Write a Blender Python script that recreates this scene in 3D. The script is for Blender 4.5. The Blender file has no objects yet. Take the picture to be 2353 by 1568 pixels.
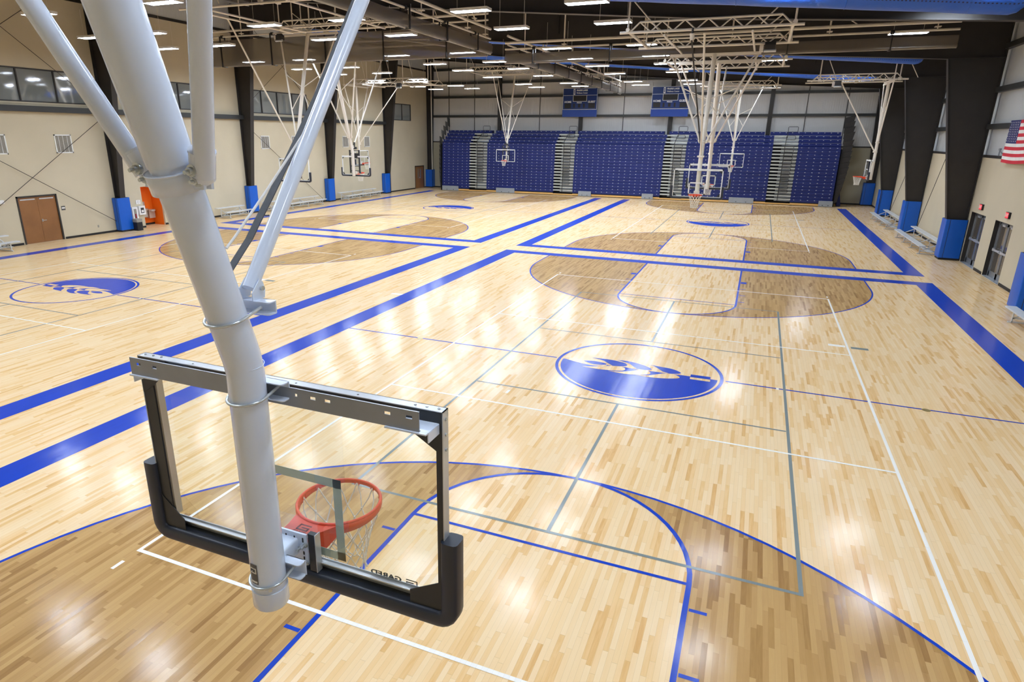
import bpy, math, random
from mathutils import Vector, Matrix
random.seed(7)
SC = bpy.context.scene
COL = SC.collection
PI = math.pi

# ---------------------------------------------------------------- camera, world, exposure
CAM_POS = (1.94568, -13.56225, 4.91688)
CAM_ROT = ((0.92105987, -0.12815065, 0.36773105), (0.38933083, 0.28271288, -0.87663843), (0.00837948, 0.95060551, 0.31028849))
cam_data = bpy.data.cameras.new('camera')
cam_data.sensor_width = 36.0
cam_data.lens = 36.0 * 1453.51 / 2353.0
cam_data.shift_x = 67.087 / 2353.0
cam_data.shift_y = 3.37 / 2353.0
cam_data.clip_start = 0.05
cam_data.clip_end = 300
cam = bpy.data.objects.new('camera', cam_data)
COL.objects.link(cam)
mw = Matrix.Identity(4)
for i in range(3):
    for j in range(3):
        mw[i][j] = CAM_ROT[i][j]
    mw[i][3] = CAM_POS[i]
cam.matrix_world = mw
SC.camera = cam

w = bpy.data.worlds.new('world')
SC.world = w
w.use_nodes = True
w.node_tree.nodes['Background'].inputs[0].default_value = (0.6, 0.7, 0.9, 1)
w.node_tree.nodes['Background'].inputs[1].default_value = 0.3
SC.view_settings.view_transform = 'Standard'
SC.view_settings.look = 'None'
SC.view_settings.gamma = 1
SC.view_settings.use_curve_mapping = False
SC.view_settings.exposure = 0.0
LAMP = 74.0          # strength of the fixture lenses
SC.cycles.max_bounces = 7
SC.cycles.diffuse_bounces = 5
SC.cycles.glossy_bounces = 3
SC.cycles.transparent_max_bounces = 12
SC.cycles.sample_clamp_indirect = 6.0
SC.cycles.use_denoising = True

# ---------------------------------------------------------------- materials
def srgb(r, g, b):
    f = lambda c: (c / 255 / 12.92) if c / 255 <= 0.04045 else ((c / 255 + 0.055) / 1.055) ** 2.4
    return (f(r), f(g), f(b), 1)

class NT:
    def __init__(s, name):
        s.m = bpy.data.materials.new(name)
        s.m.use_nodes = True
        s.t = s.m.node_tree
        s.b = s.t.nodes['Principled BSDF']
        s.out = s.t.nodes['Material Output']
    def n(s, typ, **k):
        nd = s.t.nodes.new(typ)
        for a, v in k.items():
            setattr(nd, a, v)
        return nd
    def l(s, a, b):
        s.t.links.new(a, b)
    def val(s, sock, v):
        if hasattr(v, 'is_linked') or hasattr(v, 'links'):
            s.l(v, sock)
        else:
            sock.default_value = v
    def math(s, op, a, b=0.0, c=0.0):
        nd = s.n('ShaderNodeMath', operation=op)
        s.val(nd.inputs[0], a); s.val(nd.inputs[1], b); s.val(nd.inputs[2], c)
        return nd.outputs[0]
    def mix(s, f, a, b, mode='MIX'):
        nd = s.n('ShaderNodeMix', data_type='RGBA', blend_type=mode)
        s.val(nd.inputs['Factor'], f)
        s.val(nd.inputs[6], a); s.val(nd.inputs[7], b)
        return nd.outputs[2]
    def ramp(s, f, stops):
        nd = s.n('ShaderNodeValToRGB')
        cr = nd.color_ramp
        while len(cr.elements) < len(stops):
            cr.elements.new(0.5)
        for e, (p, c) in zip(cr.elements, stops):
            e.position = p; e.color = c
        s.l(f, nd.inputs[0])
        return nd.outputs[0]

M = {}
def plain(name, col, rough=0.5, metal=0.0, var=0.06, scale=3.0, coat=0.0, bump=0.0, spec=0.5, emit=None, es=0):
    t = NT(name)
    b = t.b
    tc = t.n('ShaderNodeTexCoord')
    nz = t.n('ShaderNodeTexNoise')
    nz.inputs['Scale'].default_value = scale
    nz.inputs['Detail'].default_value = 4
    t.l(tc.outputs['Object'], nz.inputs['Vector'])
    dark = tuple(c * (1 - var) for c in col[:3]) + (1,)
    lite = tuple(min(1, c * (1 + var)) for c in col[:3]) + (1,)
    t.l(t.ramp(nz.outputs[0], [(0.3, dark), (0.7, lite)]), b.inputs['Base Color'])
    b.inputs['Roughness'].default_value = rough
    b.inputs['Metallic'].default_value = metal
    b.inputs['Coat Weight'].default_value = coat
    b.inputs['Coat Roughness'].default_value = 0.12
    b.inputs['Specular IOR Level'].default_value = spec
    if bump:
        bp = t.n('ShaderNodeBump'); bp.inputs['Strength'].default_value = bump; bp.inputs['Distance'].default_value = 0.01
        n2 = t.n('ShaderNodeTexNoise'); n2.inputs['Scale'].default_value = scale * 12
        t.l(tc.outputs['Object'], n2.inputs['Vector'])
        t.l(n2.outputs[0], bp.inputs['Height']); t.l(bp.outputs[0], b.inputs['Normal'])
    if emit:
        b.inputs['Emission Color'].default_value = emit
        b.inputs['Emission Strength'].default_value = es
    M[name] = t.m
    return t

def wood_floor(name, stops, paint=None):
    """maple strip floor, strips run along world Y; paint=None for bare wood, else a paint colour laid over the strips"""
    t = NT(name)
    g = t.n('ShaderNodeNewGeometry')
    sp = t.n('ShaderNodeSeparateXYZ'); t.l(g.outputs['Position'], sp.inputs[0])
    x, y = sp.outputs[0], sp.outputs[1]
    rx = t.math('DIVIDE', t.math('ADD', x, 40.0), 0.0571)
    row = t.math('FLOOR', rx)
    wn = t.n('ShaderNodeTexWhiteNoise', noise_dimensions='1D'); t.l(row, wn.inputs['W'])
    ln = t.math('ADD', t.math('MULTIPLY', wn.outputs['Value'], 0.45), 0.5)
    ry = t.math('ADD', t.math('DIVIDE', t.math('ADD', y, 40.0), ln), t.math('MULTIPLY', wn.outputs['Value'], 37.0))
    pk = t.math('FLOOR', ry)
    cv = t.n('ShaderNodeCombineXYZ'); t.l(row, cv.inputs[0]); t.l(pk, cv.inputs[1])
    w2 = t.n('ShaderNodeTexWhiteNoise', noise_dimensions='2D'); t.l(cv.outputs[0], w2.inputs['Vector'])
    tone = w2.outputs['Value']
    # grain stretched along the strip, shifted for every strip
    gv = t.n('ShaderNodeCombineXYZ')
    t.l(t.math('ADD', t.math('MULTIPLY', x, 28.0), t.math('MULTIPLY', tone, 50.0)), gv.inputs[0])
    t.l(t.math('MULTIPLY', y, 2.6), gv.inputs[1]); t.l(t.math('MULTIPLY', tone, 90.0), gv.inputs[2])
    gn = t.n('ShaderNodeTexNoise'); gn.inputs['Scale'].default_value = 1.0; gn.inputs['Detail'].default_value = 5; gn.inputs['Distortion'].default_value = 0.7
    t.l(gv.outputs[0], gn.inputs['Vector'])
    tn = t.math('ADD', t.math('MULTIPLY', t.math('POWER', tone, 1.5), 0.78), t.math('MULTIPLY', gn.outputs[0], 0.34))
    wood = t.ramp(tn, stops)
    fx = t.math('FRACT', rx); fy = t.math('FRACT', ry)
    ex = t.math('LESS_THAN', t.math('ABSOLUTE', t.math('SUBTRACT', fx, 0.5)), 0.478)
    ey = t.math('LESS_THAN', t.math('ABSOLUTE', t.math('SUBTRACT', fy, 0.5)), 0.497)
    gap = t.math('MULTIPLY', ex, ey)
    if paint is None:
        col = t.mix(gap, t.mix(0.22, wood, srgb(120, 80, 45)), wood)
    else:
        pv = tuple(c * 0.90 for c in paint[:3]) + (1,)
        col = t.mix(gap, pv, t.mix(tone, paint, tuple(min(1, c * 1.05) for c in paint[:3]) + (1,)))
    t.l(col, t.b.inputs['Base Color'])
    t.b.inputs['Roughness'].default_value = 0.65
    t.b.inputs['Specular IOR Level'].default_value = 0.1
    t.b.inputs['Coat Weight'].default_value = 0.55
    t.b.inputs['Coat IOR'].default_value = 1.5
    # every strip lies at a hair's different tilt, so the finish breaks reflections into strips
    sc = t.n('ShaderNodeSeparateColor'); t.l(w2.outputs['Color'], sc.inputs[0])
    big = t.n('ShaderNodeTexNoise'); big.inputs['Scale'].default_value = 1.7; t.l(g.outputs['Position'], big.inputs['Vector'])
    bs = t.n('ShaderNodeSeparateColor'); t.l(big.outputs['Color'], bs.inputs[0])
    nv = t.n('ShaderNodeCombineXYZ')
    nx = t.math('ADD', t.math('MULTIPLY', t.math('SUBTRACT', sc.outputs[0], 0.5), 0.020), t.math('MULTIPLY', t.math('SUBTRACT', bs.outputs[0], 0.5), 0.02))
    nx = t.math('ADD', nx, t.math('MULTIPLY', t.math('SUBTRACT', fx, 0.5), 0.016))
    ny = t.math('ADD', t.math('MULTIPLY', t.math('SUBTRACT', sc.outputs[1], 0.5), 0.008), t.math('MULTIPLY', t.math('SUBTRACT', bs.outputs[1], 0.5), 0.02))
    t.l(nx, nv.inputs[0]); t.l(ny, nv.inputs[1]); nv.inputs[2].default_value = 1.0
    nn = t.n('ShaderNodeVectorMath', operation='NORMALIZE'); t.l(nv.outputs[0], nn.inputs[0])
    t.l(nn.outputs[0], t.b.inputs['Coat Normal'])
    t.b.inputs['Coat Roughness'].default_value = 0.155
    M[name] = t.m
    return t

wood_floor('maple', [(0.0, srgb(245, 218, 176)), (0.5, srgb(241, 207, 156)), (0.78, srgb(238, 199, 142)), (0.9, srgb(231, 186, 124)), (1.0, srgb(220, 168, 104))])
wood_floor('stained_maple', [(0.0, srgb(204, 166, 108)), (0.45, srgb(190, 150, 94)), (0.75, srgb(176, 136, 80)), (1.0, srgb(150, 110, 62))])
wood_floor('paint_blue', [(0.0, (0, 0, 1, 1)), (1.0, (0, 0, 1, 1))], srgb(6, 62, 180))
wood_floor('paint_white', [(0.0, (0, 0, 1, 1)), (1.0, (0, 0, 1, 1))], srgb(246, 242, 234))
wood_floor('paint_grey', [(0.0, (0, 0, 1, 1)), (1.0, (0, 0, 1, 1))], srgb(128, 136, 134))
plain('brass', srgb(196, 176, 120), 0.35, 0.8)
tw = plain('concrete', srgb(202, 191, 165), 0.85, 0, 0.05, 0.5, bump=0.25, spec=0.2)
plain('concrete_grey', srgb(176, 170, 148), 0.85, 0, 0.06, 0.5, bump=0.25, spec=0.2)
plain('black_steel', srgb(46, 42, 39), 0.5, 0.0, 0.1, 2.0)
plain('girt_steel', srgb(52, 53, 52), 0.45, 0.0, 0.1, 2.0)
plain('black_rubber', srgb(28, 25, 24), 0.6, 0, 0.1)
plain('roof_dark', srgb(62, 57, 52), 0.9, 0, 0.1)
plain('white_steel', srgb(224, 235, 252), 0.22, 0.0, 0.02, 2.0, coat=0.5)
plain('cream_steel', srgb(236, 228, 214), 0.35, 0.0, 0.03, 2.0)
plain('zinc', srgb(208, 214, 216), 0.22, 0.6, 0.05, 20)
plain('aluminium', srgb(206, 209, 212), 0.36, 0.55, 0.08, 5)
plain('galvanised', srgb(150, 154, 160), 0.4, 0.4, 0.08, 5)
plain('dark_channel', srgb(60, 62, 66), 0.35, 0.5, 0.08, 5)
plain('gusset', srgb(52, 54, 56), 0.4, 0.3, 0.08, 5)
plain('pad_navy', srgb(40, 46, 58), 0.38, 0.0, 0.05, 4)
plain('orange_rim', srgb(226, 70, 28), 0.45, 0.0, 0.04, 6, coat=0.1)
plain('net_cord', srgb(236, 232, 220), 0.8, 0.0, 0.06, 30)
plain('ink', srgb(24, 22, 22), 0.5)
plain('decal_dark', srgb(110, 22, 12), 0.5)
plain('frost', srgb(176, 190, 182), 0.4)
plain('strap', srgb(74, 78, 84), 0.7, 0, 0.1, 40)
plain('pad_blue', srgb(8, 92, 196), 0.34, 0.0, 0.03, 3)
plain('seat_blue', srgb(20, 36, 104), 0.55, 0.0, 0.06, 2)
plain('score_blue', srgb(8, 42, 104), 0.4, 0.0, 0.04, 1)
plain('score_blue_low', srgb(8, 60, 150), 0.4, 0.0, 0.03, 1)
plain('white_trim', srgb(232, 232, 228), 0.5)
plain('silver_tread', srgb(190, 192, 184), 0.45, 0.15, 0.05, 4)
plain('plate_grey', srgb(150, 155, 160), 0.45, 0.2, 0.05, 4)
plain('tan_board', srgb(214, 168, 98), 0.4, 0, 0.06, 4)
plain('under_black', srgb(14, 14, 16), 0.8)
plain('door_wood', srgb(142, 96, 54), 0.42, 0, 0.12, 1.3)
plain('orange_paint', srgb(240, 118, 10), 0.6, 0, 0.03)
plain('stainless', srgb(196, 190, 178), 0.35, 0.5, 0.06, 5)
plain('sign_grey', srgb(92, 90, 88), 0.5)
plain('paper_white', srgb(238, 236, 232), 0.6)
plain('vent_grey', srgb(150, 145, 134), 0.6)
plain('flag_red', srgb(206, 36, 56), 0.7)
plain('flag_white', srgb(240, 238, 232), 0.7)
plain('flag_blue', srgb(38, 44, 100), 0.7)
plain('bench_alu', srgb(216, 220, 222), 0.4, 0.15, 0.05, 4)
plain('door_alu', srgb(150, 154, 158), 0.35, 0.6, 0.05, 4)
plain('bag_black', srgb(30, 30, 34), 0.45)
plain('red_can', srgb(170, 30, 40), 0.4)
plain('housing', srgb(235, 232, 226), 0.5)
plain('motor_dark', srgb(48, 46, 46), 0.5)
plain('exit_red', srgb(230, 60, 70), 0.5, emit=srgb(235, 50, 60), es=0.7)

def emis(name, col, s):
    t = NT(name)
    e = t.n('ShaderNodeEmission'); e.inputs[0].default_value = col; e.inputs[1].default_value = s
    t.l(e.outputs[0], t.out.inputs[0]); M[name] = t.m
emis('lamp', (0.87, 0.98, 1.14, 1), LAMP)
emis('lamp_bright', (0.87, 0.98, 1.14, 1), LAMP * 1.55)

def clear(name, tint, trans, rough=0.02, spec=0.5):
    t = NT(name)
    tr = t.n('ShaderNodeBsdfTransparent'); tr.inputs[0].default_value = tint
    gl = t.n('ShaderNodeBsdfGlossy'); gl.inputs[0].default_value = (0.9, 0.95, 0.93, 1); gl.inputs[1].default_value = rough
    fr = t.n('ShaderNodeFresnel'); fr.inputs[0].default_value = 1.45
    mx = t.n('ShaderNodeMixShader'); t.l(t.math('MULTIPLY', fr.outputs[0], trans), mx.inputs[0])
    t.l(tr.outputs[0], mx.inputs[1]); t.l(gl.outputs[0], mx.inputs[2]); t.l(mx.outputs[0], t.out.inputs[0])
    M[name] = t.m
clear('board_glass', (0.975, 0.99, 0.985, 1), 0.13)

t = NT('window_glass'); t.b.inputs['Base Color'].default_value = srgb(128, 134, 132); t.b.inputs['Roughness'].default_value = 0.04; t.b.inputs['Specular IOR Level'].default_value = 1.0
t.b.inputs['IOR'].default_value = 1.9
M['window_glass'] = t.m
t = NT('door_glass'); t.b.inputs['Base Color'].default_value = srgb(92, 86, 78); t.b.inputs['Roughness'].default_value = 0.05; t.b.inputs['IOR'].default_value = 1.7
M['door_glass'] = t.m

def mesh_cloth(name, col, alpha):
    t = NT(name)
    t.b.inputs['Base Color'].default_value = col
    t.b.inputs['Roughness'].default_value = 0.45
    tr = t.n('ShaderNodeBsdfTransparent')
    mx = t.n('ShaderNodeMixShader'); mx.inputs[0].default_value = alpha
    t.l(tr.outputs[0], mx.inputs[1]); t.l(t.b.outputs[0], mx.inputs[2]); t.l(mx.outputs[0], t.out.inputs[0])
    M[name] = t.m
mesh_cloth('curtain_mesh', srgb(132, 123, 112), 0.6)
mesh_cloth('rail_mesh', srgb(58, 60, 62), 0.62)

def corrugated(name, col, pitch, axis):
    t = NT(name)
    tc = t.n('ShaderNodeTexCoord'); sp = t.n('ShaderNodeSeparateXYZ'); t.l(tc.outputs['Object'], sp.inputs[0])
    a = t.math('MULTIPLY', sp.outputs[axis], 2 * PI / pitch)
    sn = t.math('SINE', a)
    h = t.math('MINIMUM', t.math('MAXIMUM', t.math('MULTIPLY', sn, 2.0), -1.0), 1.0)
    bp = t.n('ShaderNodeBump'); bp.inputs['Strength'].default_value = 0.35; bp.inputs['Distance'].default_value = 0.006
    t.l(h, bp.inputs['Height']); t.l(bp.outputs[0], t.b.inputs['Normal'])
    t.b.inputs['Base Color'].default_value = col
    t.b.inputs['Roughness'].default_value = 0.45
    M[name] = t.m
corrugated('panel_back', srgb(206, 204, 200), 0.16, 0)
corrugated('panel_side', srgb(206, 210, 212), 0.16, 1)
corrugated('roof_deck', srgb(96, 90, 84), 0.2, 1)

t = NT('duct_fabric')
tc = t.n('ShaderNodeTexCoord'); sp = t.n('ShaderNodeSeparateXYZ'); t.l(tc.outputs['Object'], sp.inputs[0])
ang = t.math('ARCTAN2', sp.outputs[1], sp.outputs[2])
nz = t.n('ShaderNodeTexNoise'); nz.inputs['Scale'].default_value = 1.6; nz.inputs['Detail'].default_value = 3; nz.inputs['Distortion'].default_value = 1.2
t.l(tc.outputs['Object'], nz.inputs['Vector'])
bp = t.n('ShaderNodeBump'); bp.inputs['Strength'].default_value = 0.5; bp.inputs['Distance'].default_value = 0.08
t.l(nz.outputs[0], bp.inputs['Height']); t.l(bp.outputs[0], t.b.inputs['Normal'])
fx = t.math('FRACT', t.math('MULTIPLY', sp.outputs[0], 12.0))
hole = t.math('MULTIPLY', t.math('LESS_THAN', t.math('ABSOLUTE', t.math('SUBTRACT', fx, 0.5)), 0.22),
              t.math('LESS_THAN', t.math('ABSOLUTE', t.math('SUBTRACT', t.math('ABSOLUTE', ang), 2.3)), 0.035))
t.l(t.mix(hole, srgb(34, 96, 205), srgb(12, 30, 90)), t.b.inputs['Base Color'])
t.b.inputs['Roughness'].default_value = 0.4
M['duct_fabric'] = t.m

# ---------------------------------------------------------------- mesh building
class MB:
    def __init__(s):
        s.v = []; s.f = []; s.mi = []; s.sm = []; s.mats = []
    def slot(s, m):
        if m not in s.mats: s.mats.append(m)
        return s.mats.index(m)
    def add(s, vs, fs, m, smooth=False):
        k = len(s.v); s.v += [tuple(p) for p in vs]
        i = s.slot(m)
        for f in fs:
            s.f.append(tuple(k + a for a in f)); s.mi.append(i); s.sm.append(smooth)
        return s
    def box(s, a, b, m):
        x0, y0, z0 = a; x1, y1, z1 = b
        if x0 > x1: x0, x1 = x1, x0
        if y0 > y1: y0, y1 = y1, y0
        if z0 > z1: z0, z1 = z1, z0
        vs = [(x0, y0, z0), (x1, y0, z0), (x1, y1, z0), (x0, y1, z0), (x0, y0, z1), (x1, y0, z1), (x1, y1, z1), (x0, y1, z1)]
        return s.add(vs, [(0, 3, 2, 1), (4, 5, 6, 7), (0, 1, 5, 4), (1, 2, 6, 5), (2, 3, 7, 6), (3, 0, 4, 7)], m)
    def cbox(s, c, d, m):
        return s.box([c[i] - d[i] / 2 for i in range(3)], [c[i] + d[i] / 2 for i in range(3)], m)
    def rbox(s, a, b, r, m, axis=2):
        """box with rounded edges along one axis (0 x, 1 y, 2 z)"""
        lo = [min(a[i], b[i]) for i in range(3)]; hi = [max(a[i], b[i]) for i in range(3)]
        i, j = [k for k in range(3) if k != axis]
        r = min(r, (hi[i] - lo[i]) / 2.01, (hi[j] - lo[j]) / 2.01)
        pts = []
        for cx, cy, a0 in ((hi[i] - r, hi[j] - r, 0), (lo[i] + r, hi[j] - r, PI / 2), (lo[i] + r, lo[j] + r, PI), (hi[i] - r, lo[j] + r, 1.5 * PI)):
            for k in range(4):
                t = a0 + k * PI / 6
                pts.append((cx + r * math.cos(t), cy + r * math.sin(t)))
        return s.prism(pts, axis, lo[axis], hi[axis], m, True)
    def prism(s, pts, axis, h0, h1, m, smooth=False):
        i, j = [k for k in range(3) if k != axis]
        n = len(pts); vs = []
        for h in (h0, h1):
            for p in pts:
                q = [0, 0, 0]; q[i] = p[0]; q[j] = p[1]; q[axis] = h; vs.append(q)
        s.add(vs, [tuple(range(n))[::-1], tuple(range(n, 2 * n))], m)
        s.add(vs, [(k, (k + 1) % n, n + (k + 1) % n, n + k) for k in range(n)], m, smooth)
        return s
    def beam(s, p, q, w, h, m, up=(0, 0, 1)):
        p = Vector(p); q = Vector(q); d = (q - p).normalized(); u = Vector(up)
        if abs(d.dot(u)) > 0.97: u = Vector((0, 1, 0))
        sd = d.cross(u).normalized(); u = sd.cross(d).normalized()
        vs = []
        for c in (p, q):
            for a, b in ((-1, -1), (1, -1), (1, 1), (-1, 1)):
                vs.append(c + sd * (a * w / 2) + u * (b * h / 2))
        return s.add(vs, [(0, 1, 2, 3), (7, 6, 5, 4), (0, 4, 5, 1), (1, 5, 6, 2), (2, 6, 7, 3), (3, 7, 4, 0)], m)
    def tube(s, pts, r, m, seg=12, closed=False, caps=True):
        pts = [Vector(p) for p in pts]; n = len(pts)
        rs = r if isinstance(r, (list, tuple)) else [r] * n
        ref = None; vs = []
        for i, p in enumerate(pts):
            a = pts[(i - 1) % n] if (closed or i > 0) else p
            b = pts[(i + 1) % n] if (closed or i < n - 1) else p
            d = (b - a)
            d = d.normalized() if d.length > 1e-9 else Vector((0, 0, 1))
            if ref is None:
                ref = Vector((0, 0, 1)) if abs(d.z) < 0.9 else Vector((1, 0, 0))
            e1 = (ref - d * ref.dot(d)).normalized(); e2 = d.cross(e1); ref = e1
            for k in range(seg):
                t = 2 * PI * k / seg
                vs.append(p + (e1 * math.cos(t) + e2 * math.sin(t)) * rs[i])
        fs = []
        for i in range(n if closed else n - 1):
            j = (i + 1) % n
            for k in range(seg):
                k2 = (k + 1) % seg
                fs.append((i * seg + k, i * seg + k2, j * seg + k2, j * seg + k))
        s.add(vs, fs, m, True)
        if caps and not closed:
            s.add(vs[:seg], [tuple(range(seg))[::-1]], m); s.add(vs[-seg:], [tuple(range(seg))], m)
        return s
    def sweep(s, path, sec, m, vax=(0, 1, 0)):
        """section points (a outward in the path's plane, b along vax) swept along an open path"""
        path = [Vector(p) for p in path]; vax = Vector(vax); n = len(path); k = len(sec); vs = []
        for i, p in enumerate(path):
            d1 = (path[i] - path[i - 1]).normalized() if i else (path[1] - path[0]).normalized()
            d2 = (path[i + 1] - path[i]).normalized() if i < n - 1 else d1
            n1 = d1.cross(vax); n2 = d2.cross(vax); nn = (n1 + n2); nn = nn / max(1e-6, nn.length)
            sc = 1 / max(0.3, nn.dot(n1))
            for a, b in sec: vs.append(p + nn * (a * sc) + vax * b)
        fs = [(i * k + j, i * k + (j + 1) % k, (i + 1) * k + (j + 1) % k, (i + 1) * k + j) for i in range(n - 1) for j in range(k)]
        s.add(vs, fs, m, True)
        s.add(vs[:k], [tuple(range(k))[::-1]], m); s.add(vs[-k:], [tuple(range(k))], m)
        return s
    def flat(s, pts, z, m):
        return s.add([(p[0], p[1], z) for p in pts], [tuple(range(len(pts)))], m)
    def ribbon(s, pts, wd, z, m, closed=False):
        n = len(pts); P = [Vector((p[0], p[1])) for p in pts]; vs = []
        for i in range(n):
            a = P[(i - 1) % n] if (closed or i) else None
            b = P[(i + 1) % n] if (closed or i < n - 1) else None
            d1 = (P[i] - a).normalized() if a is not None else (b - P[i]).normalized()
            d2 = (b - P[i]).normalized() if b is not None else d1
            n1 = Vector((-d1.y, d1.x)); n2 = Vector((-d2.y, d2.x)); nn = (n1 + n2).normalized(); sc = wd / 2 / max(0.3, nn.dot(n1))
            vs += [(P[i].x - nn.x * sc, P[i].y - nn.y * sc, z), (P[i].x + nn.x * sc, P[i].y + nn.y * sc, z)]
        fs = [(2 * i, 2 * ((i + 1) % n), 2 * ((i + 1) % n) + 1, 2 * i + 1) for i in range(n if closed else n - 1)]
        return s.add(vs, fs, m)
    def build(s, name, parent=None, loc=None, rotz=None):
        me = bpy.data.meshes.new(name)
        me.from_pydata(s.v, [], s.f)
        for m in s.mats: me.materials.append(M[m])
        me.polygons.foreach_set('material_index', s.mi)
        me.polygons.foreach_set('use_smooth', s.sm)
        me.update()
        o = bpy.data.objects.new(name, me)
        COL.objects.link(o)
        if parent is not None: o.parent = parent
        if loc: o.location = loc
        if rotz is not None: o.rotation_euler = (0, 0, rotz)
        return o

def tag(o, label=None, cat=None, group=None, kind=None):
    if label: o['label'] = label
    if cat: o['category'] = cat
    if group: o['group'] = group
    if kind: o['kind'] = kind
    return o
def thing(name, label, cat, loc=(0, 0, 0), rz=0.0, group=None):
    o = bpy.data.objects.new(name, None)
    COL.objects.link(o); o.location = loc; o.rotation_euler = (0, 0, rz); o.empty_display_size = 0.2
    return tag(o, label, cat, group)
def struct(o): o['kind'] = 'structure'; return o
def copy_tree(o, parent=None):
    c = o.copy(); COL.objects.link(c)
    if parent is not None: c.parent = parent
    for ch in list(o.children): copy_tree(ch, c)
    return c
def text(name, s, size, mat, parent=None, mtx=None, bold=0.0, ext=0.001, align='CENTER', squash=1.0):
    cu = bpy.data.curves.new(name, 'FONT'); cu.body = s; cu.size = size; cu.extrude = ext; cu.offset = bold * size
    cu.align_x = align; cu.align_y = 'CENTER'; cu.resolution_u = 3
    t = bpy.data.objects.new(name, cu); COL.objects.link(t)
    bpy.context.view_layer.update()
    me = bpy.data.meshes.new_from_object(t)
    bpy.data.objects.remove(t); bpy.data.curves.remove(cu)
    if mtx is not None: me.transform(mtx @ Matrix.Diagonal((squash, 1, 1, 1)))
    me.materials.clear(); me.materials.append(M[mat]); me.name = name
    o = bpy.data.objects.new(name, me); COL.objects.link(o)
    if parent is not None: o.parent = parent
    return o
def MT(loc, rx=0.0, ry=0.0, rz=0.0):
    return Matrix.Translation(loc) @ Matrix.Rotation(rz, 4, 'Z') @ Matrix.Rotation(ry, 4, 'Y') @ Matrix.Rotation(rx, 4, 'X')
ORD = ['first', 'second', 'third', 'fourth', 'fifth', 'sixth', 'seventh', 'eighth', 'ninth', 'tenth', 'eleventh', 'twelfth']

# ---------------------------------------------------------------- the room
XL, XR, YB, YF = -28.62, 10.34, 44.9, -17.5
CW, CD = -18.2475, 27.9826
def roof_z(x): return 9.55 + (XR - x) * 0.0755
FR_BOT = [(8.4, 8.05), (0.0, 8.55), (-8.0, 9.24), (-12.0, 9.6), (-19.0, 10.35), (-27.1, 11.1)]

floor = struct(MB().box((XL - 1.2, YF - 0.3, -0.2), (XR + 0.4, YB + 0.3, 0), 'maple').build('floor'))

def wall_grid(name, axis, pos, thick, u0, u1, z0, z1, holes, mat):
    us = sorted({u0, u1, *[h[0] for h in holes], *[h[1] for h in holes]})
    zs = sorted({z0, z1, *[h[2] for h in holes], *[h[3] for h in holes]})
    mb = MB()
    for a, b in zip(us, us[1:]):
        for c, d in zip(zs, zs[1:]):
            um, zm = (a + b) / 2, (c + d) / 2
            if any(h[0] < um < h[1] and h[2] < zm < h[3] for h in holes): continue
            if axis == 0: mb.box((pos, a, c), (pos + thick, b, d), mat)
            else: mb.box((a, pos, c), (b, pos + thick, d), mat)
    return struct(mb.build(name))

NICHE = (11.45, 12.75)
WINS = [(2.7, 9.5), (12.1, 16.25), (19.95, 26.2), (38.25, 41.45)]
DL = (4.98, 6.84, 0.0, 2.15)
DF = (42.0, 43.85, 0.0, 2.13)
holesL = [(a, b, 6.2, 7.63) for a, b in WINS] + [(NICHE[0], NICHE[1], 0.0, 2.16), DL, DF]
wl = wall_grid('wall_left', 0, XL, -0.32, YF, YB + 0.3, 0, 10.75, holesL, 'concrete')
struct(MB().box((XL, YF, 10.85), (XL - 0.1, YB + .3, 12.9), 'panel_side').build('wall_left_upper'))
struct(MB().box((XL + 0.04, YF, 10.72), (XL - 0.3, YB, 10.86), 'black_steel').build('trim_1'))
DR = [(17.17, 19.05), (14.1, 15.98)]
wall_grid('wall_right', 0, XR, 0.3, YF, YB + 0.3, 0, 4.3, [(a, b, 0, 2.1) for a, b in DR], 'concrete')
struct(MB().box((XR + 0.12, YF, 4.3), (XR + 0.25, YB + .3, 9.8), 'panel_side').build('wall_right_upper'))
struct(MB().box((XR - 0.02, YF, 4.26), (XR + 0.2, YB, 4.36), 'black_steel').build('trim_2'))
wall_grid('wall_back', 1, YB, 0.3, XL - .3, XR + .3, 0, 4.36, [], 'concrete_grey')
mb = MB(); mb.prism([(XL - .3, 4.36), (XR + .3, 4.36), (XR + .3, roof_z(XR)), (XL - .3, roof_z(XL))], 1, YB + 0.1, YB + 0.25, 'panel_back')
struct(mb.build('wall_back_upper'))
struct(MB().box((XL, YB - 0.03, 4.3), (XR, YB + 0.1, 4.4), 'black_steel').build('trim_3'))
mb = MB(); mb.prism([(XL - .3, 0), (XR + .3, 0), (XR + .3, roof_z(XR)), (XL - .3, roof_z(XL))], 1, YF - 0.3, YF, 'concrete')
struct(mb.build('wall_front'))
mb = MB(); mb.prism([(XL - .5, roof_z(XL - .5)), (XR + .5, roof_z(XR + .5)), (XR + .5, roof_z(XR + .5) + .2), (XL - .5, roof_z(XL - .5) + .2)], 1, YF - 0.4, YB + .4, 'roof_deck')
struct(mb.build('ceiling'))
# baseboards
def base_run(name, axis, pos, t, segs):
    mb = MB()
    for a, b in segs:
        if axis == 0: mb.box((pos, a, 0), (pos + t, b, 0.1), 'black_rubber')
        else: mb.box((a, pos, 0), (b, pos + t, 0.1), 'black_rubber')
    struct(mb.build(name))
base_run('baseboard_left', 0, XL, 0.02, [(YF, DL[0] - .06), (DL[1] + .06, NICHE[0]), (NICHE[1], DF[0] - .06), (DF[1] + .06, YB)])
base_run('baseboard_right', 0, XR, -0.02, [(YF, 14.0), (16.08, 17.07), (19.15, YB)])
base_run('baseboard_back', 1, YB, -0.02, [(XL, XR)])
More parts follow.
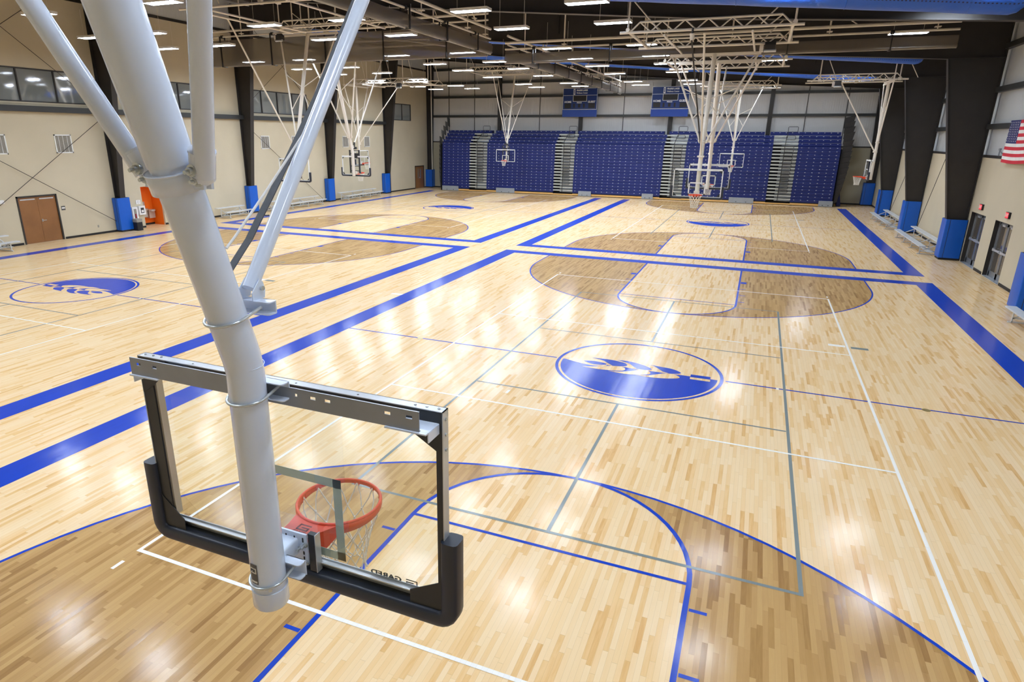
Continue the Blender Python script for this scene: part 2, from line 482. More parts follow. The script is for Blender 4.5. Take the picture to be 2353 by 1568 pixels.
# girts: dark steel channels across the metal walls and along the left wall
k = 0
def girt(a, b, nm):
    struct(MB().beam(a, b, 0.2, 0.2, 'girt_steel').build(nm))
tn = 4
for z in (6.7, 8.4, 9.64, 10.83):
    xe = XR if z < 9.4 else XR - (z - 9.4) / 0.0755
    girt((XL, YB - 0.05, z), (xe, YB - 0.05, z), 'trim_%d' % tn); tn += 1
for z in (5.45, 6.85, 8.45):
    girt((XR - 0.0, YF, z), (XR - 0.0, YB, z), 'trim_%d' % tn); tn += 1
mb = MB(); mb.box((XL, YF, 5.79), (XL + 0.25, 36.6, 5.83), 'girt_steel'); mb.box((XL + .22, YF, 5.79), (XL + 0.26, 36.6, 6.04), 'girt_steel'); mb.box((XL, YF, 6.0), (XL + 0.25, 36.6, 6.04), 'girt_steel')
struct(mb.build('trim_%d' % tn)); tn += 1
for x in (-26.35, -23.66, -17.17, -9.55, 4.75, 7.53):      # panel joints on the back wall
    struct(MB().box((x - .025, YB + 0.05, 4.4), (x + .025, YB + 0.11, roof_z(x) - .1), 'black_steel').build('trim_%d' % tn)); tn += 1
for x in (-21.03, -13.28, -5.53, 2.18):                     # wind posts
    mb = MB(); h = roof_z(x) - .05
    mb.box((x - .16, YB - .22, 0), (x + .16, YB - .19, h), 'black_steel'); mb.box((x - .01, YB - .22, 0), (x + .01, YB + .09, h), 'black_steel')
    mb.box((x - .16, YB - .02, 0), (x + .16, YB + .0, h), 'black_steel')
    o = struct(mb.build('trim_%d' % tn)); tn += 1
# windows on the left wall
for n, (a, b) in enumerate(WINS):
    z0, z1 = 6.2, 7.63
    cnt = {0: 4, 1: 3, 2: 4, 3: 2}[n]
    mb = MB(); t = 0.055; x0, x1 = XL - 0.10, XL + 0.02
    mb.box((x0, a, z0), (x1, b, z0 + t), 'black_steel'); mb.box((x0, a, z1 - t), (x1, b, z1), 'black_steel')
    for kk in range(cnt + 1):
        y = a + (b - a - t) * kk / cnt
        mb.box((x0, y, z0 + t), (x1, y + t, z1 - t), 'black_steel')
    o = struct(mb.build('window_%d' % (n + 1)))
    for kk in range(cnt):
        y = a + t + (b - a - t) * kk / cnt
        MB().box((XL - .06, y, z0 + t), (XL - .05, y + (b - a - t) / cnt - t, z1 - t), 'window_glass').build('pane', o)
    MB().box((XL - 0.0, a - .05, z0 - .07), (XL + .035, b + .05, z0), 'concrete').build('window_sill', o)
# doors
def wood_door(n, y0, y1, h, lites, handle_y):
    fr = MB(); t = 0.07
    fr.box((XL - .12, y0, 0), (XL + .025, y0 + t, h), 'black_steel'); fr.box((XL - .12, y1 - t, 0), (XL + .025, y1, h), 'black_steel')
    fr.box((XL - .12, y0, h - t), (XL + .025, y1, h), 'black_steel')
    o = struct(fr.build('door_%d' % n))
    mid = (y0 + y1) / 2
    for i, (a, b) in enumerate(((y0 + t, mid - .004), (mid + .004, y1 - t))):
        lf = MB().box((XL - .07, a, .01), (XL - .025, b, h - t), 'door_wood').build('door_leaf', o)
        if lites:
            c = b - .22 if i == 0 else a + .22
            MB().box((XL - .026, c - .07, .95), (XL - .02, c + .07, 1.85), 'window_glass').build('lite', lf)
        else:
            MB().box((XL - .025, a + .1, h - t - .12), (XL + .0, b - .1, h - t - .07), 'aluminium').build('door_closer', lf)
    mb = MB(); mb.cbox((XL - .01, mid + handle_y, 1.0), (.03, .05, .12), 'zinc'); mb.beam((XL + .03, mid + handle_y, 1.0), (XL + .03, mid + handle_y + .16, 1.0), .02, .025, 'zinc')
    mb.build('door_handle', o)
wood_door(1, DL[0], DL[1], DL[3], False, 0.07)
wood_door(2, DF[0], DF[1], DF[3], True, 0.07)
for n, (a, b) in enumerate(DR):
    h = 2.1; fr = MB(); t = .06; x0, x1 = XR + .14, XR + .26
    fr.box((x0, a, 0), (x1, a + t, h), 'door_alu'); fr.box((x0, b - t, 0), (x1, b, h), 'door_alu'); fr.box((x0, a, h - t), (x1, b, h), 'door_alu')
    fr.box((XR, a, h - .02), (XR + .28, b, h), 'black_steel'); fr.box((XR, b - .015, 0), (XR + .28, b, h), 'black_steel'); fr.box((XR, a, 0), (XR + .28, a + .015, h), 'black_steel')
    fr.box((XR - .02, a, 0), (XR + .28, b, .012), 'aluminium')
    o = struct(fr.build('door_%d' % (3 + n)))
    mid = (a + b) / 2
    for i, (c, d) in enumerate(((a + t, mid - .005), (mid + .005, b - t))):
        lf = MB()
        lf.box((x0 + .02, c, .02), (x0 + .07, c + .09, h - t), 'door_alu'); lf.box((x0 + .02, d - .09, .02), (x0 + .07, d, h - t), 'door_alu')
        lf.box((x0 + .02, c, .02), (x0 + .07, d, .22), 'door_alu'); lf.box((x0 + .02, c, h - t - .1), (x0 + .07, d, h - t), 'door_alu')
        q = lf.build('door_leaf', o)
        MB().box((x0 + .04, c + .09, .22), (x0 + .05, d - .09, h - t - .1), 'door_glass').build('door_glass', q)
        mb = MB(); mb.box((x0 - .06, c + .06, .98), (x0 - .03, d - .06, 1.05), 'aluminium'); mb.box((x0 - .05, c + .04, .96), (x0 + .02, c + .14, 1.07), 'aluminium'); mb.box((x0 - .05, d - .14, .96), (x0 + .02, d - .04, 1.07), 'aluminium')
        mb.build('push_bar', q)
        MB().box((x0 - .04, c + .12, h - t - .12), (x0 + .02, c + .42, h - t - .05), 'aluminium').build('door_closer', q)
# the niche with drinking fountains
n0, n1 = NICHE; nx = XL - .85
mb = MB()
mb.box((nx - .05, n0 - .05, 0), (nx, n1 + .05, 2.2), 'orange_paint'); mb.box((nx, n0 - .05, 0), (XL - .32, n0, 2.2), 'orange_paint')
mb.box((nx, n1, 0), (XL - .32, n1 + .05, 2.2), 'orange_paint'); mb.box((nx, n0, 2.16), (XL - .32, n1, 2.2), 'orange_paint')
mb.box((XL - .32, n0 - .001, 0), (XL - .02, n0 + .012, 2.16), 'orange_paint'); mb.box((XL - .32, n1 - .012, 0), (XL - .1, n1 + .001, 2.16), 'orange_paint'); mb.box((XL - .32, n0, 2.148), (XL - .02, n1, 2.161), 'orange_paint')
struct(mb.build('wall_niche'))
base_run('baseboard_niche', 0, nx, 0.02, [(n0, n1)])
df = thing('drinking_fountain', 'stainless steel twin drinking fountain in the orange wall niche', 'drinking fountain', (nx, 12.22, 0))
MB().box((.001, -.38, .78), (.03, .02, 1.28), 'stainless').build('back_panel', df)
for dy, z in ((-.28, .84), (.22, .76)):
    pts = [(0.02, -.21), (.30, -.21), (.42, -.12), (.46, 0), (.42, .12), (.30, .21), (0.02, .21)]
    bs = MB(); bs.prism([(p[0], p[1] + dy) for p in pts], 2, z, z + .09, 'stainless'); b = bs.build('basin', df)
    MB().tube([(.1, dy - .12, z + .09), (.1, dy - .12, z + .14), (.15, dy - .1, z + .15)], .01, 'zinc', 6).build('spout', b)
    MB().box((.01, dy - .19, z - .38), (.28, dy + .19, z - .001), 'stainless').build('cabinet', df)

# ---------------------------------------------------------------- court markings (paint on the floor)
def rect_ring(mb, x0, x1, y0, y1, wx, wy, z, m, far=True, near=True):
    mb.flat([(x0 - wx, y0 - (wy if near else 0)), (x0, y0 if near else y0), (x0, y1), (x0 - wx, y1 + (wy if far else 0))], z, m)
    mb.flat([(x1, y0), (x1 + wx, y0 - (wy if near else 0)), (x1 + wx, y1 + (wy if far else 0)), (x1, y1)], z, m)
    if near: mb.flat([(x0 - wx, y0 - wy), (x1 + wx, y0 - wy), (x1, y0), (x0, y0)], z, m)
    if far: mb.flat([(x0, y1), (x1, y1), (x1 + wx, y1 + wy), (x0 - wx, y1 + wy)], z, m)
def arc(cx, cy, r, a0, a1, n):
    return [(cx + r * math.cos(a0 + (a1 - a0) * i / n), cy + r * math.sin(a0 + (a1 - a0) * i / n)) for i in range(n + 1)]
def drop(pts, n=5):
    """closed Catmull-Rom through the leaf outline, sharp at its first point"""
    out = []; P = pts + [pts[0]]
    for i in range(len(P) - 1):
        p0 = P[i - 1] if i else P[0]; p1 = P[i]; p2 = P[i + 1]; p3 = P[i + 2] if i + 2 < len(P) else P[-1]
        for k in range(n):
            t = k / n
            out.append(tuple(0.5 * ((2 * p1[j]) + (-p0[j] + p2[j]) * t + (2 * p0[j] - 5 * p1[j] + 4 * p2[j] - p3[j]) * t * t + (-p0[j] + 3 * p1[j] - 3 * p2[j] + p3[j]) * t ** 3) for j in (0, 1)))
    return out
LEAF_UP = [[(-1.115, 0.329), (-0.832, 0.355), (-0.592, 0.347), (-0.344, 0.277), (-0.248, 0.142), (-0.299, 0.046), (-0.515, -0.022), (-0.653, 0.078), (-0.83, 0.24)], [(-0.532, 0.397), (-0.255, 0.423), (0.065, 0.312), (0.246, 0.175), (0.304, 0.087), (0.226, 0.016), (0.032, -0.028), (-0.107, 0.118), (-0.254, 0.295)], [(0.19, 0.383), (0.444, 0.351), (0.717, 0.308), (0.896, 0.184), (0.918, 0.084), (0.755, -0.003), (0.601, 0.011), (0.472, 0.149), (0.336, 0.317)], [(-1.237, 0.041), (-1.015, 0.111), (-0.796, 0.088), (-0.689, 0.01), (-0.784, -0.07), (-0.963, -0.106), (-1.12, -0.043)]]
LEAF_DN = [[(-1.663, 0.003), (-1.336, 0.051), (-1.04, 0.115), (-0.808, 0.143), (-0.67, -0.004), (-0.726, -0.117), (-0.944, -0.186), (-1.288, -0.133)], [(-1.164, -0.336), (-0.928, -0.252), (-0.621, -0.07), (-0.381, -0.006), (-0.248, -0.104), (-0.266, -0.24), (-0.453, -0.323), (-0.715, -0.371), (-0.946, -0.368)], [(-0.574, -0.392), (-0.316, -0.332), (-0.075, -0.182), (0.056, -0.039), (0.22, -0.021), (0.311, -0.133), (0.289, -0.246), (0.111, -0.36), (-0.206, -0.434)], [(0.009, -0.405), (0.259, -0.334), (0.414, -0.21), (0.569, -0.073), (0.779, -0.026), (0.928, -0.141), (0.891, -0.244), (0.65, -0.358), (0.359, -0.416)]]
STEM_UP = [(1.139, 0.122), (1.55, 0.131), (1.553, -0.026), (1.143, -0.031)]
STEM_DN = [(1.14, -0.046), (1.554, -0.038), (1.557, -0.172), (1.147, -0.175)]
SEAM = [[(-0.681, -0.009), (-0.51, -0.049), (-0.291, 0.006), (-0.057, -0.033), (0.165, -0.025), (0.452, -0.015), (0.651, -0.036), (0.906, -0.003), (1.137, 0.033)], [(1.558, 0.022), (1.745, -0.011)], [(-1.203, 0.289), (-0.908, 0.266), (-0.674, 0.068), (-0.558, -0.041)], [(-0.597, 0.368), (-0.297, 0.276), (-0.119, 0.061), (0.014, -0.057)], [(0.057, 0.36), (0.322, 0.26), (0.507, 0.059), (0.669, -0.007)]]

def court(ox, oy, flip, near_border, far_border, full=True):
    V = lambda pts: [(ox + a, oy + b) for a, b in pts]
    zs, zb, zl, zw = 0.0008, 0.0016, 0.0024, 0.0032
    st = MB(); ln = MB(); bd = MB(); wh = MB(); gr = MB()
    for s in (-1, 1):
        b = 12.78 * s; c = 11.2 * s; ft = 7.01 * s
        a_out = arc(0, c, 6.0, 0, -PI * s, 48)          # bulges towards the centre of the court
        a_in = arc(0, ft, 1.81, -PI * s, 0, 24)
        st.flat(V([(6.0, b)] + a_out + [(-6.0, b), (-1.81, b)] + a_in + [(1.81, b)]), zs, 'stained_maple')
        ln.ribbon(V([(6.0, b)] + a_out + [(-6.0, b)]), .05, zl, 'paint_blue')
        ln.ribbon(V([(1.81, b), (1.81, ft)] + arc(0, ft, 1.81, 0, -PI * s, 28)[1:-1] + [(-1.81, ft), (-1.81, b)]), .06, zl + .0002, 'paint_blue')
        ln.ribbon(V([(-1.78, ft), (1.78, ft)]), .05, zl + .0001, 'paint_blue')
        for q in (-1, 1):
            for d in (7.44, 8.40, 9.38):
                ln.ribbon(V([(q * 1.85, d * s), (q * 2.04, d * s)]), .05, zl, 'paint_blue')
            ln.ribbon(V([(q * 1.85, 10.46 * s), (q * 2.04, 10.46 * s)]), .3, zl, 'paint_blue')
    rect_ring(bd, ox - 7.62, ox + 7.62, oy - 12.78, oy + 12.78, .6, .6, zb, 'paint_blue', far_border, near_border)
    if not far_border: ln.ribbon(V([(-8.2, 12.81), (8.2, 12.81)]), .05, zl, 'paint_blue')
    ln.ribbon(V([(-7.62, 0), (-1.86, 0)]), .05, zl, 'paint_blue'); ln.ribbon(V([(1.86, 0), (7.62, 0)]), .05, zl, 'paint_blue')
    wh.ribbon(V([(-4.525, -9.075), (4.525, -9.075), (4.525, 9.075), (-4.525, 9.075)]), .05, zw, 'paint_white', True)
    for y in (-3.03, 3.03): wh.ribbon(V([(-4.5, y), (4.5, y)]), .05, zw, 'paint_white')
    for q in (-1, 1):
        for r in (-1, 1):
            wh.ribbon(V([(q * 4.52, r * 9.3), (q * 4.52, r * 9.46)]), .05, zw, 'paint_white')
    wh.ribbon(V([(4.1, 3.75), (4.48, 3.75)]), .16, zw, 'paint_white'); gr.ribbon(V([(4.6, 3.7), (4.98, 3.7)]), .16, zw, 'paint_grey')
    wh.ribbon(V([(-2.17, -2.5), (-2.17, -2.33)]), .055, zw, 'paint_white')
    wh.ribbon(V([(2.87, -.07), (2.87, .05)]), .05, zw, 'paint_white')
    gr.ribbon(V([(-3.0, -6.68), (3.0, -6.68), (3.0, 6.68), (-3.0, 6.68)]), .05, zl + .0004, 'paint_grey', True)
    for y in (-2.13, 2.13): gr.ribbon(V([(-2.97, y), (2.97, y)]), .045, zl + .0004, 'paint_grey')
    for r in (-1, 1): gr.ribbon(V([(0, r * 2.15), (0, r * 6.65)]), .05, zl + .0003, 'paint_grey')
    # centre circle and wheat-ear emblem
    lg = MB(); f = -1 if flip else 1
    K = lambda pts: V([(f * a, f * b) for a, b in pts])
    lg.ribbon(K(arc(0, 0, 1.785, 0, 2 * PI, 72)[:-1]), .07, zl + .0002, 'paint_blue', True)
    lg.flat(K(arc(0, 0, 1.70, -PI, 0, 48)), zs, 'paint_blue')
    for lf in LEAF_UP[:-1]: lg.flat(K(drop(lf)), zl + .0004, 'paint_blue')
    for lf in LEAF_DN: lg.flat(K(drop(lf)), zl + .0008, 'maple')
    lg.flat(K(drop(LEAF_UP[-1])), zl + .001, 'paint_blue')
    for sm in SEAM: lg.ribbon(K(sm), .022, zl + .0012, 'maple')
    lg.flat(K(STEM_UP), zl + .0014, 'paint_blue'); lg.flat(K(STEM_DN), zl + .0014, 'maple')
    bs = MB()
    for q in (-1, 1): bs.prism(V(arc(q * 5.475, -.02, .075, 0, 2 * PI, 20)[:-1]), 2, 0, zl + .002, 'brass')
    st.build('stained_area', floor); bd.build('blue_border', floor); ln.build('court_line', floor)
    wh.build('volleyball_line', floor); gr.build('pickleball_line', floor); lg.build('centre_emblem', floor); bs.build('floor_socket', floor)
court(0, 0, False, True, True)
court(CW, 0, True, True, True)
court(0, CD, False, True, False)
court(CW, CD, True, True, False)
mb = MB()
for x, y in ((-8.41, 3.86), (-9.6, 36.5), (-9.3, 31.5)): mb.ribbon([(x - .2, y), (x + .2, y)], .16, .003, 'paint_white')
mb.build('floor_mark', floor)

# ---------------------------------------------------------------- steel frames
FY = [0.9, 10.0, 19.5, 28.25, 36.65, 44.75]
FLAB = {0.9: 'black steel roof frame passing overhead nearest the camera',
        10.0: 'black steel frame whose left column stands beside the orange niche',
        19.5: 'black steel frame whose right column stands beside the glass exit doors',
        28.25: 'black steel frame, third back from the bleacher wall',
        36.65: 'black steel frame, next one in front of the bleacher wall',
        44.75: 'black steel frame with its thin columns against the bleacher wall'}
for y in FY:
    fr = thing('steel_frame', FLAB[y], 'steel frame', (0, y, 0))
    hw = .15; tw_ = .01
    last = y > 40
    # left column
    xo = XL + .02
    bi, ti = (-28.22, -27.10) if not last else (-28.15, -27.9)
    mb = MB()
    mb.prism([(xo, 0), (bi, 0), (bi, 1.75), (ti, 11.1), (ti, 12.1), (xo, 12.35)], 1, -tw_, tw_, 'black_steel')
    for pth in ([(bi, 0), (bi, 1.75), (ti, 11.1)],):
        for (x0, z0), (x1, z1) in zip(pth, pth[1:]): mb.beam((x0, 0, z0), (x1, 0, z1), hw * 2, .025, 'black_steel', (1, 0, 0))
    mb.box((xo, -hw, 0), (xo + .025, hw, 12.3), 'black_steel')
    mb.build('left_column', fr)
    bi, ti = (9.62, 8.4) if not last else (9.75, 9.5)
    xo = XR - .02; mb = MB()
    mb.prism([(xo, 0), (bi, 0), (bi, 1.6), (ti, 8.05), (ti, roof_z(ti) - .02), (xo, roof_z(xo) - .02)], 1, -tw_, tw_, 'black_steel')
    for (x0, z0), (x1, z1) in (((bi, 0), (bi, 1.6)), ((bi, 1.6), (ti, 8.05))): mb.beam((x0, 0, z0), (x1, 0, z1), hw * 2, .025, 'black_steel', (1, 0, 0))
    mb.box((xo - .025, -hw, 0), (xo, hw, 9.5), 'black_steel'); mb.beam((ti, 0, 8.05), (xo, 0, 8.05), hw * 2, .025, 'black_steel')
    mb.beam((bi, 0, 4.0), (xo, 0, 4.0), .02, .012, 'black_steel')
    mb.build('right_column', fr)
    mb = MB()
    up = [(x, roof_z(x) - .02) for x, z in FR_BOT]
    bot = FR_BOT if not last else [(x, roof_z(x) - .55) for x, z in FR_BOT]
    mb.prism(bot + up[::-1], 1, -tw_, tw_, 'black_steel')
    for (x0, z0), (x1, z1) in zip(bot, bot[1:]): mb.beam((x0, 0, z0), (x1, 0, z1), hw * 2, .025, 'black_steel')
    for (x0, z0), (x1, z1) in zip(up, up[1:]): mb.beam((x0, 0, z0), (x1, 0, z1), hw * 2, .025, 'black_steel')
    for x in range(-24, 8, 4): mb.box((x - .006, -hw, roof_z(x) - (1.2 if not last else .5)), (x + .006, hw, roof_z(x) - .04), 'black_steel')
    mb.build('rafter', fr)
# purlins under the roof
for i, x in enumerate([-26 + 3.05 * k for k in range(12)]):
    struct(MB().beam((x, YF, roof_z(x) - .12), (x, YB, roof_z(x) - .12), .07, .2, 'roof_dark').build('trim_%d' % tn)); tn += 1

# bracing rods
def rod(name, pts, label, grp=None):
    tag(MB().tube(pts, .013, 'black_steel', 6).build(name), label, 'bracing rod', grp)
xr = XL + .14
rod('bracing_rod', [(xr, .95, 6.0), (xr, 9.8, .45)], 'thin dark rod slanting down past the wooden double door to the blue pad')
rod('bracing_rod', [(xr, 1.6, .1), (xr, 9.8, 5.62)], 'thin dark rod rising from the floor, crossing in front of the square wall vent')
rod('bracing_rod', [(xr, .95, 13.3 - .5), (xr, 9.85, 6.1)], 'thin dark rod falling across the left end of the first clerestory window')
rod('bracing_rod', [(xr, 1.2, 6.1), (xr, 9.9, 12.1)], 'thin dark rod rising to the roof above the first clerestory window')
rod('bracing_rod', [(xr, 19.9, 5.35), (xr, 27.55, .0)], 'thin dark rod running down behind the left basket to the bench')
rod('bracing_rod', [(xr, 19.9, 12.2), (xr, 28.0, 5.9)], 'thin dark rod falling above the clerestory window behind the left basket')
rod('bracing_rod', [(xr, 19.9, 6.6), (xr, 28.0, 12.2)], 'thin dark rod rising above the clerestory window behind the left basket')
rod('bracing_rod', [(XR - .12, 19.8, 10.2 - .6), (XR - .12, 28.0, .2)][:2] if False else [(XR - .12, 22.2, 4.2 * 1.75), (XR - .12, 27.6, .2)], 'thin dark rod slanting down the right wall between two column pads')
rod('bracing_rod', [(XR - .12, 29.3, 6.6), (XR - .12, 35.9, .4)], 'thin dark rod slanting down the right wall nearest the bleachers')
tag(MB().tube([(-28.02, 44.5, 1.72), (-28.02, 44.5, 11.6)], .05, 'cream_steel', 10).build('drain_pipe'), 'slim white pipe rising from the blue pad in the far left corner', 'pipe')

# blue column pads
def col_pad(side, y, label, lean=0.0, h=1.72, wd=.74, dp=None):
    t = thing('column_pad', label, 'column pad', (XL if side < 0 else XR, y, 0), 0 if side < 0 else PI, 'blue column pads')
    d = dp or (.44 if side < 0 else .80)
    b = MB(); b.rbox((.03, -wd / 2, .09), (d, wd / 2, h), .03, 'pad_blue', 2)
    b.build('pad_shell', t)
    MB().box((.03, -wd / 2 + .03, h), (d - .03, wd / 2 - .03, h + .006), 'black_rubber').build('pad_top', t)
    MB().box((.03, -wd / 2 + .04, 0.0), (d - .03, wd / 2 - .04, .09), 'black_rubber').build('pad_base', t)
    for q in (-1, 1):
        MB().box((d - .16, q * (wd / 2 + .004) - .004, .1), (d - .145, q * (wd / 2 + .004) + .002, h - .01), 'pad_navy').build('seam', t)
    return t
PADL = [(10.0, 'tall blue column pad on the left wall beside the orange niche'), (19.5, 'blue column pad on the left wall behind the shortest bench'),
        (28.0, 'blue column pad on the left wall between the two long benches'), (36.3, 'blue column pad on the left wall left of the far single door'), (44.5, 'blue column pad in the far left corner beside the bleachers')]
for y, lb in PADL: col_pad(-1, y, lb, dp=.44 if y < 44 else .7)
PADR = [(9.95, 'blue column pad cut off by the right edge of the picture'), (19.5, 'blue column pad on the right wall beside the glass doors'),
        (28.4, 'blue column pad on the right wall between the two benches'), (36.9, 'blue column pad on the right wall behind the farthest bench'), (44.6, 'blue column pad in the far right corner by the bleacher end')]
for y, lb in PADR: col_pad(1, y, lb)

# ---------------------------------------------------------------- ceiling lights
LZ = 8.5
proto = None
bright = None
LX = [-22.95, -19.75, -14.4, -11.03, -6.62, -3.08]
LY = [-12.0, -8.3, -4.6, 1.5, 5.7, 9.2, 14.7, 18.6, 22.1, 26.6, 32.5, 35.5]
spots = [(x, y) for y in LY for x in LX] + [(2.0, -12.0), (6.6, -12.0), (2.0, -8.3), (6.6, -4.6), (2.0, -4.6), (6.6, 1.45), (6.4, 9.2), (6.6, -8.3), (2.0, 1.45), (2.0, 5.8), (6.7, 5.7), (6.14, 14.8), (1.9, 22.1)]  # some unseen right-hand ones are added to brighten the near right floor
FILL_SPOTS = [(6.2, 22.6), (1.9, 30.4), (6.2, 30.4), (6.2, 39.6), (1.9, 39.6), (-3.1, 40.2), (-8.2, 40.2)]  # unseen fixtures added by guess to brighten the right side and far end
spots += FILL_SPOTS
def light_label(x, y):
    if (x, y) in FILL_SPOTS:
        return ['ceiling light tucked between rafters above the second blue duct at right', 'ceiling light between rafters above the right masts', 'ceiling light between rafters above the right side basket', 'ceiling light tucked above the rightmost bleacher section', 'ceiling light tucked above the rightmost bleacher aisle', 'ceiling light tucked up above the right scoreboard', 'ceiling light tucked up between the two scoreboards'][FILL_SPOTS.index((x, y))]
    if x > 0:
        return {9.2: 'ceiling light beside the end of the large blue duct', 14.8: 'ceiling light over the right side, beside the brown divider curtain end', 22.1: 'ceiling light behind the right hand basket masts',
                5.8: 'ceiling light hidden above the blue fabric duct, mirrored in the right brown arc', 5.7: 'ceiling light over the right sideline near the camera',
                1.45: 'ceiling light over the near right ' + ('emblem' if x < 4 else 'sideline'), -4.6: 'ceiling light out of the picture over the near right ' + ('lane' if x < 4 else 'sideline'), -8.3: 'ceiling light above the camera, over the near ' + ('lane' if x < 4 else 'right sideline'),
                -12.0: 'ceiling light behind the camera over the ' + ('near lane' if x < 4 else 'right sideline')}[y]
    i = min(range(6), key=lambda k: abs(LX[k] - x)); j = min(range(12), key=lambda k: abs(LY[k] - y))
    return '%s ceiling light from the left in the %s row from the bleacher wall' % (ORD[i], ORD[11 - j])
for x, y in spots:
    LZ = 8.5 if (x, y) not in FILL_SPOTS else roof_z(x) - (.95 if x > 0 else .8)
    if proto is None:
        r = thing('ceiling_light', '', 'ceiling light', (x, y, LZ), 0)
        h = MB(); L2, W2 = .60, .20
        h.box((-L2, -W2, .0), (L2, W2, .045), 'housing')
        h.box((-L2, -W2, -.035), (L2, -W2 + .012, 0), 'housing'); h.box((-L2, W2 - .012, -.035), (L2, W2, 0), 'housing')
        h.box((-L2, -W2, -.035), (-L2 + .012, W2, 0), 'housing'); h.box((L2 - .012, -W2, -.035), (L2, W2, 0), 'housing'); h.box((-L2, -.012, -.03), (L2, .012, 0), 'housing')
        h.build('light_housing', r)
        for q in (-1, 1): MB().box((-L2 + .014, q * .1 - .08, -.028), (L2 - .014, q * .1 + .08, -.012), 'lamp').build('lamp_lens', r)
        for q in (-1, 1):
            MB().tube([(q * .45, 0, .045), (q * .45, 0, 1.0)], .006, 'cream_steel', 4, caps=False).build('hanger_wire', r)
        proto = r; base = r
    else:
        r = copy_tree(proto); r.location = (x, y, LZ)
    for ch in r.children:
        if ch.name.startswith('hanger_wire'): ch.scale = (1, 1, 1)
    if y > 12:
        for ch in r.children:
            if ch.name.startswith('lamp_lens'):
                kk_ = 0 if ch.data.vertices[0].co.y < 0 else 1
                if bright is None: bright = {}
                if kk_ not in bright:
                    bright[kk_] = ch.data.copy(); bright[kk_].materials.clear(); bright[kk_].materials.append(M['lamp_bright'])
                ch.data = bright[kk_]
    L = light_label(x, y)
    tag(r, 'narrow white ' + L, 'ceiling light', 'narrow white ceiling lights')

# ---------------------------------------------------------------- blue fabric ducts
def duct(y, x1, zb, d, label):
    x0 = -24.0; sl = .094 if y < 10 else .083; n = 40; r = d / 2
    t = thing('fabric_duct', label, 'fabric duct', (0, 0, 0))
    pts = []; rs = []
    for i in range(n + 1):
        x = x1 + (x0 - x1) * i / n
        pts.append((x, y, zb + (x1 - x) * sl + r)); rs.append(r * (1 + .012 * math.sin(i * 2.1)))
    cap = []
    for k, (dx, f) in enumerate(((.28, .35), (.24, .68), (.14, .9))): cap.append(((x1 + dx, y, zb + r - dx * sl), r * f))
    pts = [c[0] for c in cap] + pts; rs = [c[1] for c in cap] + rs
    o = MB().tube([(p[0] - x1, 0, 0) for p in pts], rs, 'duct_fabric', 28).build('duct_body', t)
    o.location = (x1, y, zb + r); o.rotation_euler = (0, math.atan(sl), 0)
    for i in range(7):
        x = x1 - .9 - i * 2.6
        pp = [(x, y + (r + .006) * math.cos(a), zb + r + (x1 - x) * sl + (r + .006) * math.sin(a)) for a in [2 * PI * k / 24 for k in range(24)]]
        MB().tube(pp, .008, 'pad_blue', 4, True).build('seam_band', t)
    mb = MB()
    for i in range(12):
        x = x1 - .6 - i * 2.7; zt = zb + d + (x1 - x) * sl
        mb.tube([(x, y, zt - .02), (x, y, roof_z(x) - .1)], .006, 'black_steel', 4, caps=False)
    mb.build('hanger_wire', t)
duct(6.4, 6.9, 7.72, 1.0, 'large blue fabric air duct cut off by the top edge of the picture')
duct(21.3, 7.6, 8.04, .72, 'blue fabric air duct seen below the rafter, second from the camera')
duct(32.2, 7.3, 8.12, .8, 'blue fabric air duct nearest the bleacher wall')

